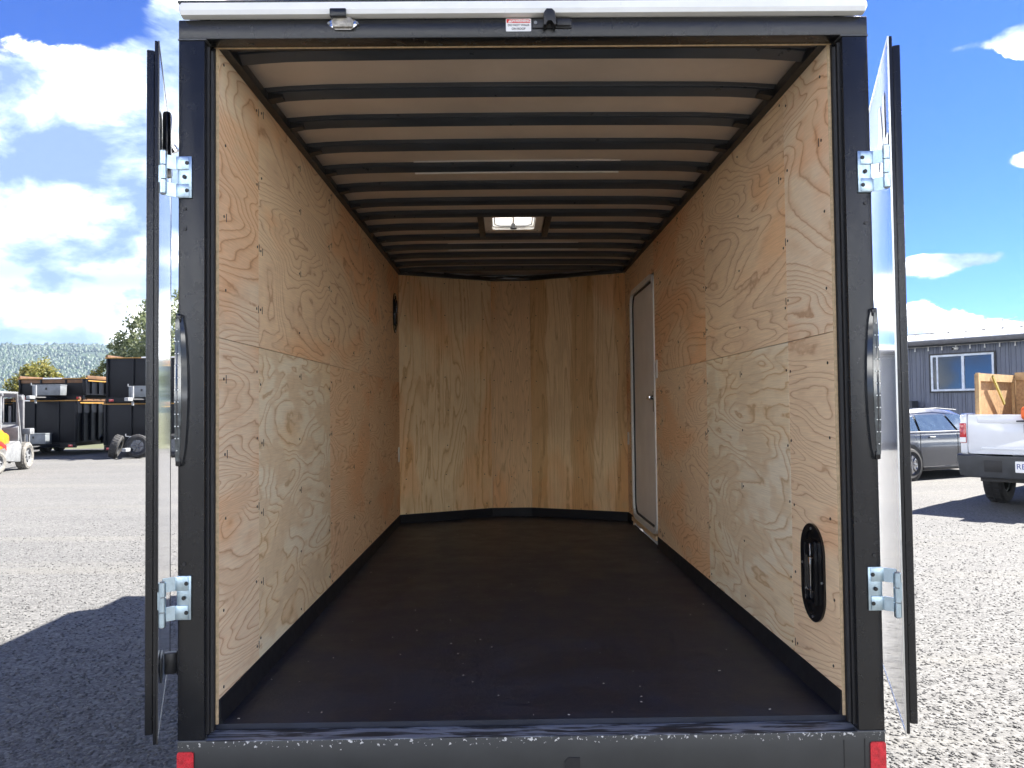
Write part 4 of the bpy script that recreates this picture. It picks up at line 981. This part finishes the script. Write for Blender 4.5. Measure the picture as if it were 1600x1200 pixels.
# --- rear doors, swung right round against the sides
DW, DH0, DH1 = 1.015, .505, 2.711
def rear_door(s, ang, label):
    e = bpy.data.objects.new('rear_door', None); col.objects.link(e); e.parent = tr; e['label'] = label
    e.location = (s*1.162, -.045, 0); e.rotation_euler = (0, 0, R(ang)*s)   # the local door runs along +y from its hinge edge
    # local: skin faces towards -s x; frame behind it, stepped in from the lip
    def bx_(a, b): return (min(s*a, s*b), max(s*a, s*b))
    mb = MB()
    mb.box(*bx_(.003, .013), 0, .030, DH0, DH1, .003).box(*bx_(.003, .013), DW-.030, DW, DH0, DH1, .003)
    mb.box(*bx_(.003, .013), .030, DW-.030, DH0, DH0+.03, .002).box(*bx_(.003, .013), .030, DW-.030, DH1-.03, DH1, .002)
    mb.build('lip', black_paint, e)
    mb = MB().box(*bx_(.0135, .036), .006, .05, DH0+.03, DH1-.03, .003).box(*bx_(.0135, .036), DW-.05, DW-.03, DH0+.03, DH1-.03, .003).box(*bx_(.0135, .036), .05, DW-.05, DH0+.03, DH0+.08).box(*bx_(.0135, .036), .05, DW-.05, DH1-.08, DH1-.03)
    mb.build('door_frame', black_paint, e)
    MB().box(*bx_(.0, .0035), .006, DW-.006, DH0+.006, DH1-.006).build('door_skin', white_skin, e)
    mb = MB()
    for (y0, y1, z0, z1) in ((0, .007, DH0, DH1), (DW-.010, DW, DH0, DH1), (.007, DW-.01, DH0, DH0+.007), (.007, DW-.01, DH1-.010, DH1)): mb.box(*bx_(-.0015, .003), y0, y1, z0, z1)
    mb.build('edge_trim', alum if s > 0 else black_paint, e)
    MB().box(*bx_(.014, .030), .05, DW-.05, DH0+.08, DH1-.08).build('inner_lining', ply_edge, e)
    return e
ld = rear_door(-1, -21.0, 'left rear door with white skin, opened flat along the trailer side')
rd = rear_door(1, -20.4, 'right rear door with white skin and dark lettering, opened along the trailer side')
# note: each door's visible skin looks towards the trailer
lk = MB().box(.0015, .030, .19, .33, 2.36, 2.56, .012).build('lock_case', black_gloss, ld)
MB().cyl((.030, .26, 2.46), (.042, .26, 2.44), .012, seg=10).build('bolt', chrome, lk)
ho = MB().box(.0015, .008, .10, .20, .66, .74, .003).box(.012, .050, .165, .190, .665, .735, .004).build('hold_back', rim_dark, ld)
MB().box(.050, .056, .165, .190, .66, .74, .002).box(.058, .085, .175, .188, .675, .69, .002).box(.058, .085, .175, .188, .715, .73, .002).build('hook', black_sat, ho)
mt = Matrix.Translation((-.0022, .20, 2.46)) @ Matrix(((0, 0, -1, 0), (-1, 0, 0, 0), (0, 1, 0, 0), (0, 0, 0, 1)))
text_mesh('AL', .27, mt, ink_grey, 'lettering', rd, .0006, bold=.012)
# --- hinges
def hinge(s, z0, z1):
    zc = (z0+z1)/2; h = z1-z0
    def bx_(a, b): return (min(s*a, s*b), max(s*a, s*b))
    e = MB().box(*bx_(1.074, 1.119), -.0065, -.0005, z0, z1, .0015).build('hinge', zinc, tr)
    for a, b in ((z1-h*.33, z1-.002), (z0+.002, z0+h*.33)):
        mb = MB().box(*bx_(1.082, 1.124), -.0105, -.007, a, b, .001)
        mb.prism([(s*1.122, -.0105), (s*1.150, -.036), (s*1.153, -.033), (s*1.126, -.0065)], 'z', a, b)
        mb.build('leaf', zinc, e)
    bz0, bz1 = z0+.006-.02*(z0 < 1.5), z1+.008-.02*(z0 < 1.5)
    q = (bz1-bz0)/3
    for i in range(3): MB().cyl((s*1.152, -.036, bz0+i*q+.0018), (s*1.152, -.036, bz0+(i+1)*q-.0018), .0115, seg=18).build('knuckle', zinc, e)
    MB().cyl((s*1.152, -.036, bz0-.002), (s*1.152, -.036, bz1+.002), .0075, seg=12).build('pin', grey_steel, e)
    MB().prism([(s*1.154, -.046), (s*1.164, -.045), (s*1.195, .055), (s*1.185, .058), (s*1.154, -.026)], 'z', zc-h*.20, zc+h*.20).build('door_leaf', zinc, e)
    for x, z in ((1.0875, z1-h*.17), (1.096, zc), (1.0875, z0+h*.17)):
        MB().cyl((s*x, -.0105, z), (s*x, -.0128, z), .0068, .0058, seg=14).cyl((s*x, -.0128, z), (s*x, -.0132, z), .0028, seg=6).build('bolt', black_sat, e)
for s in (-1, 1): hinge(s, 2.218, 2.353); hinge(s, .876, 1.014)
mb = MB()
for s in (-1, 1):
    for z in (2.185, 2.12, 1.05): mb.cyl((s*1.098, -.003, z), (s*1.098, .0, z), .0055, seg=10)
mb.build('plug', black_sat, tr)
# --- tail lights
def tail_light(s, z0, z1):
    n = 14; rings = []
    def w_at(t): return .012+.020*math.sin(math.pi*t)**.6
    for i in range(n+1):
        t = i/n; z = z0+(z1-z0)*t; k = w_at(t); d_ = .010+.012*math.sin(math.pi*t)**.7
        rings.append([(s*1.121, .004, z), (s*1.121, -d_, z), (s*(1.112), -d_-.003, z), (s*(1.117-k), -.004-.3*d_, z), (s*(1.114-k), .0005, z)])
    e = MB().loft(rings).build('tail_light', smoke_lens, tr)
    rings = []
    for i in range(n+1):
        t = .03+.94*i/n; z = z0+(z1-z0)*t; k = w_at(t); d_ = .010+.012*math.sin(math.pi*t)**.7
        a = Vector((s*1.1212, -d_*.85, z)); b = Vector((s*(1.119-k*.62), -.006-.62*d_, z))
        rings.append([tuple(a), tuple(a+Vector((0, -.0045, 0))), tuple(b+Vector((0, -.0045, 0))), tuple(b)])
    MB().loft(rings).build('lens', pm('grey clear lens', (.055, .065, .065), .10, scale=40, var=.5, coat=.8), e)
    mb = MB()
    for i in range(11):
        t = .10+.80*i/10; z = z0+(z1-z0)*t; d_ = .010+.012*math.sin(math.pi*t)**.7
        for x in ((1.1145,) if i in (0, 10) else (1.1185, 1.1085)): mb.cyl((s*x, -.9*d_-.0035, z), (s*x, -.9*d_-.0065, z), .0019, seg=8)
    mb.build('diode', led_dot, e)
    for z in (z0+.012, z1-.012): MB().box(min(s*1.104, s*1.1215), max(s*1.104, s*1.1215), -.016, -.0005, z-.014, z+.014, .004).build('end_cap', black_gloss, e)
tail_light(-1, 1.362, 1.842); tail_light(1, 1.358, 1.84)
# --- header hardware
nl = MB().prism([(-.640, 2.783), (-.628, 2.774), (-.612, 2.762), (-.562, 2.762), (-.546, 2.774), (-.534, 2.783), (-.546, 2.792), (-.562, 2.803), (-.612, 2.803), (-.628, 2.792)], 'y', -.006, -.0005, .002).build('lamp_housing', chrome, tr)
MB().prism([(-.618, 2.765), (-.556, 2.765), (-.551, 2.784), (-.562, 2.800), (-.612, 2.800), (-.623, 2.784)], 'y', -.020, -.006, .003).build('lens', lamp_lens, nl)
MB().box(-.624, -.572, -.034, -.031, 2.794, 2.8185, .003).box(-.624, -.572, -.034, -.006, 2.794, 2.7965, .001).build('shade', black_paint, nl)
for x in (-.632, -.542): MB().cyl((x, -.009, 2.783), (x, -.006, 2.783), .0045, seg=10).build('screw', grey_steel, nl)
ws = MB().prism(rrect(-.060, .022, 2.7555, 2.7975, .003, 3), 'y', -.0012, -.0003).build('warning_sticker', ink_white, tr)
MB().prism(rrect(-.058, .020, 2.783, 2.796, .002, 2), 'y', -.0016, -.0013).build('red_band', ink_red, ws)
FX = Matrix.Rotation(R(90), 4, 'X')
text_mesh('WARNING', .0132, Matrix.Translation((-.010, -.0022, 2.7895)) @ FX, ink_white, 'lettering', ws, .0002, bold=.0004)
text_mesh('DO NOT WALK', .0098, Matrix.Translation((-.019, -.0018, 2.7755)) @ FX, ink_dark, 'lettering', ws, .0002, bold=.0002)
text_mesh('ON ROOF', .0098, Matrix.Translation((-.019, -.0018, 2.7635)) @ FX, ink_dark, 'lettering', ws, .0002, bold=.0002)
MB().prism([(-.053, 2.7845), (-.040, 2.7845), (-.0465, 2.795)], 'y', -.0022, -.0017).build('symbol', ink_white, ws)
MB().box(-.0473, -.0457, -.0028, -.0023, 2.7875, 2.792).box(-.0473, -.0457, -.0028, -.0023, 2.7855, 2.7867).build('symbol', ink_red, ws)
kp = MB().box(.026, .154, -.006, -.0005, 2.764, 2.796, .002).build('cam_keeper', black_sat, tr)
MB().prism([(.060, 2.758), (.062, 2.800), (.070, 2.812), (.088, 2.812), (.098, 2.802), (.102, 2.758), (.092, 2.758), (.088, 2.775), (.072, 2.775), (.070, 2.758)], 'y', -.040, -.0065, .003).build('hook', black_sat, kp)
for x in (.036, .140): MB().cyl((x, -.009, 2.781), (x, -.006, 2.781), .0055, seg=10).build('bolt', grey_steel, kp)
MB().box(.104, .150, -.014, -.0065, 2.768, 2.792, .002).build('tab', black_sat, kp)
# --- running gear and tongue (below and in front of the box)
for y in (2.05, 2.90):
    MB().cyl((-1.16, y, .33), (1.16, y, .33), .045, seg=12).build('axle', black_sat, tr)
mb = MB()
for s in (-1, 1): mb.box(min(s*.82, s*.90), max(s*.82, s*.90), .12, YN, .30, .395)
for y in (.6, 1.3, 2.4, 3.6, 4.3): mb.box(-.815, .815, y, y+.06, .32, .392)
for s in (-1, 1): mb.cyl((s*.78, 4.4, .34), (0, 6.0, .36), .05, seg=8)
mb.box(-.08, .08, 5.9, 6.2, .34, .46, .02).build('chassis', black_sat, tr)
MB().cyl((0, 5.75, .10), (0, 5.75, .85), .04, seg=12).cyl((0, 5.75, .0), (0, 5.75, .12), .09, .05, seg=12).build('tongue_jack', zinc, tr)
for s in (-1, 1):
    for y in (2.05, 2.90):
        wheel_parts(tr, (s*1.235, y, .36), (s, 0, 0), .36, .20, tyre_mat, chrome, 5)
    MB().prism([(1.62, .60), (1.68, .78), (3.27, .78), (3.33, .60), (3.28, .60), (3.22, .75), (1.73, .75), (1.67, .60)], 'x', min(s*1.119, s*1.36), max(s*1.119, s*1.36)).build('fender', black_paint, tr)

# ================================================================== HAZE
hz = MB().box(-5400, 3100, -660, 3700, -4, 335).build('haze', bpy.data.materials.new('haze air'), smooth=False, kind='stuff')
hm = hz.data.materials[0]; hm.use_nodes = True; H = NT(hm.node_tree); H.n.clear()
pv = H.node('ShaderNodeVolumePrincipled'); pv.inputs['Color'].default_value = (.55, .75, 1, 1); pv.inputs['Density'].default_value = .00007; pv.inputs['Anisotropy'].default_value = .1
H.l.new(pv.outputs[0], H.node('ShaderNodeOutputMaterial').inputs['Volume'])
hz['label'] = 'thin blue air between the yard and the hills'
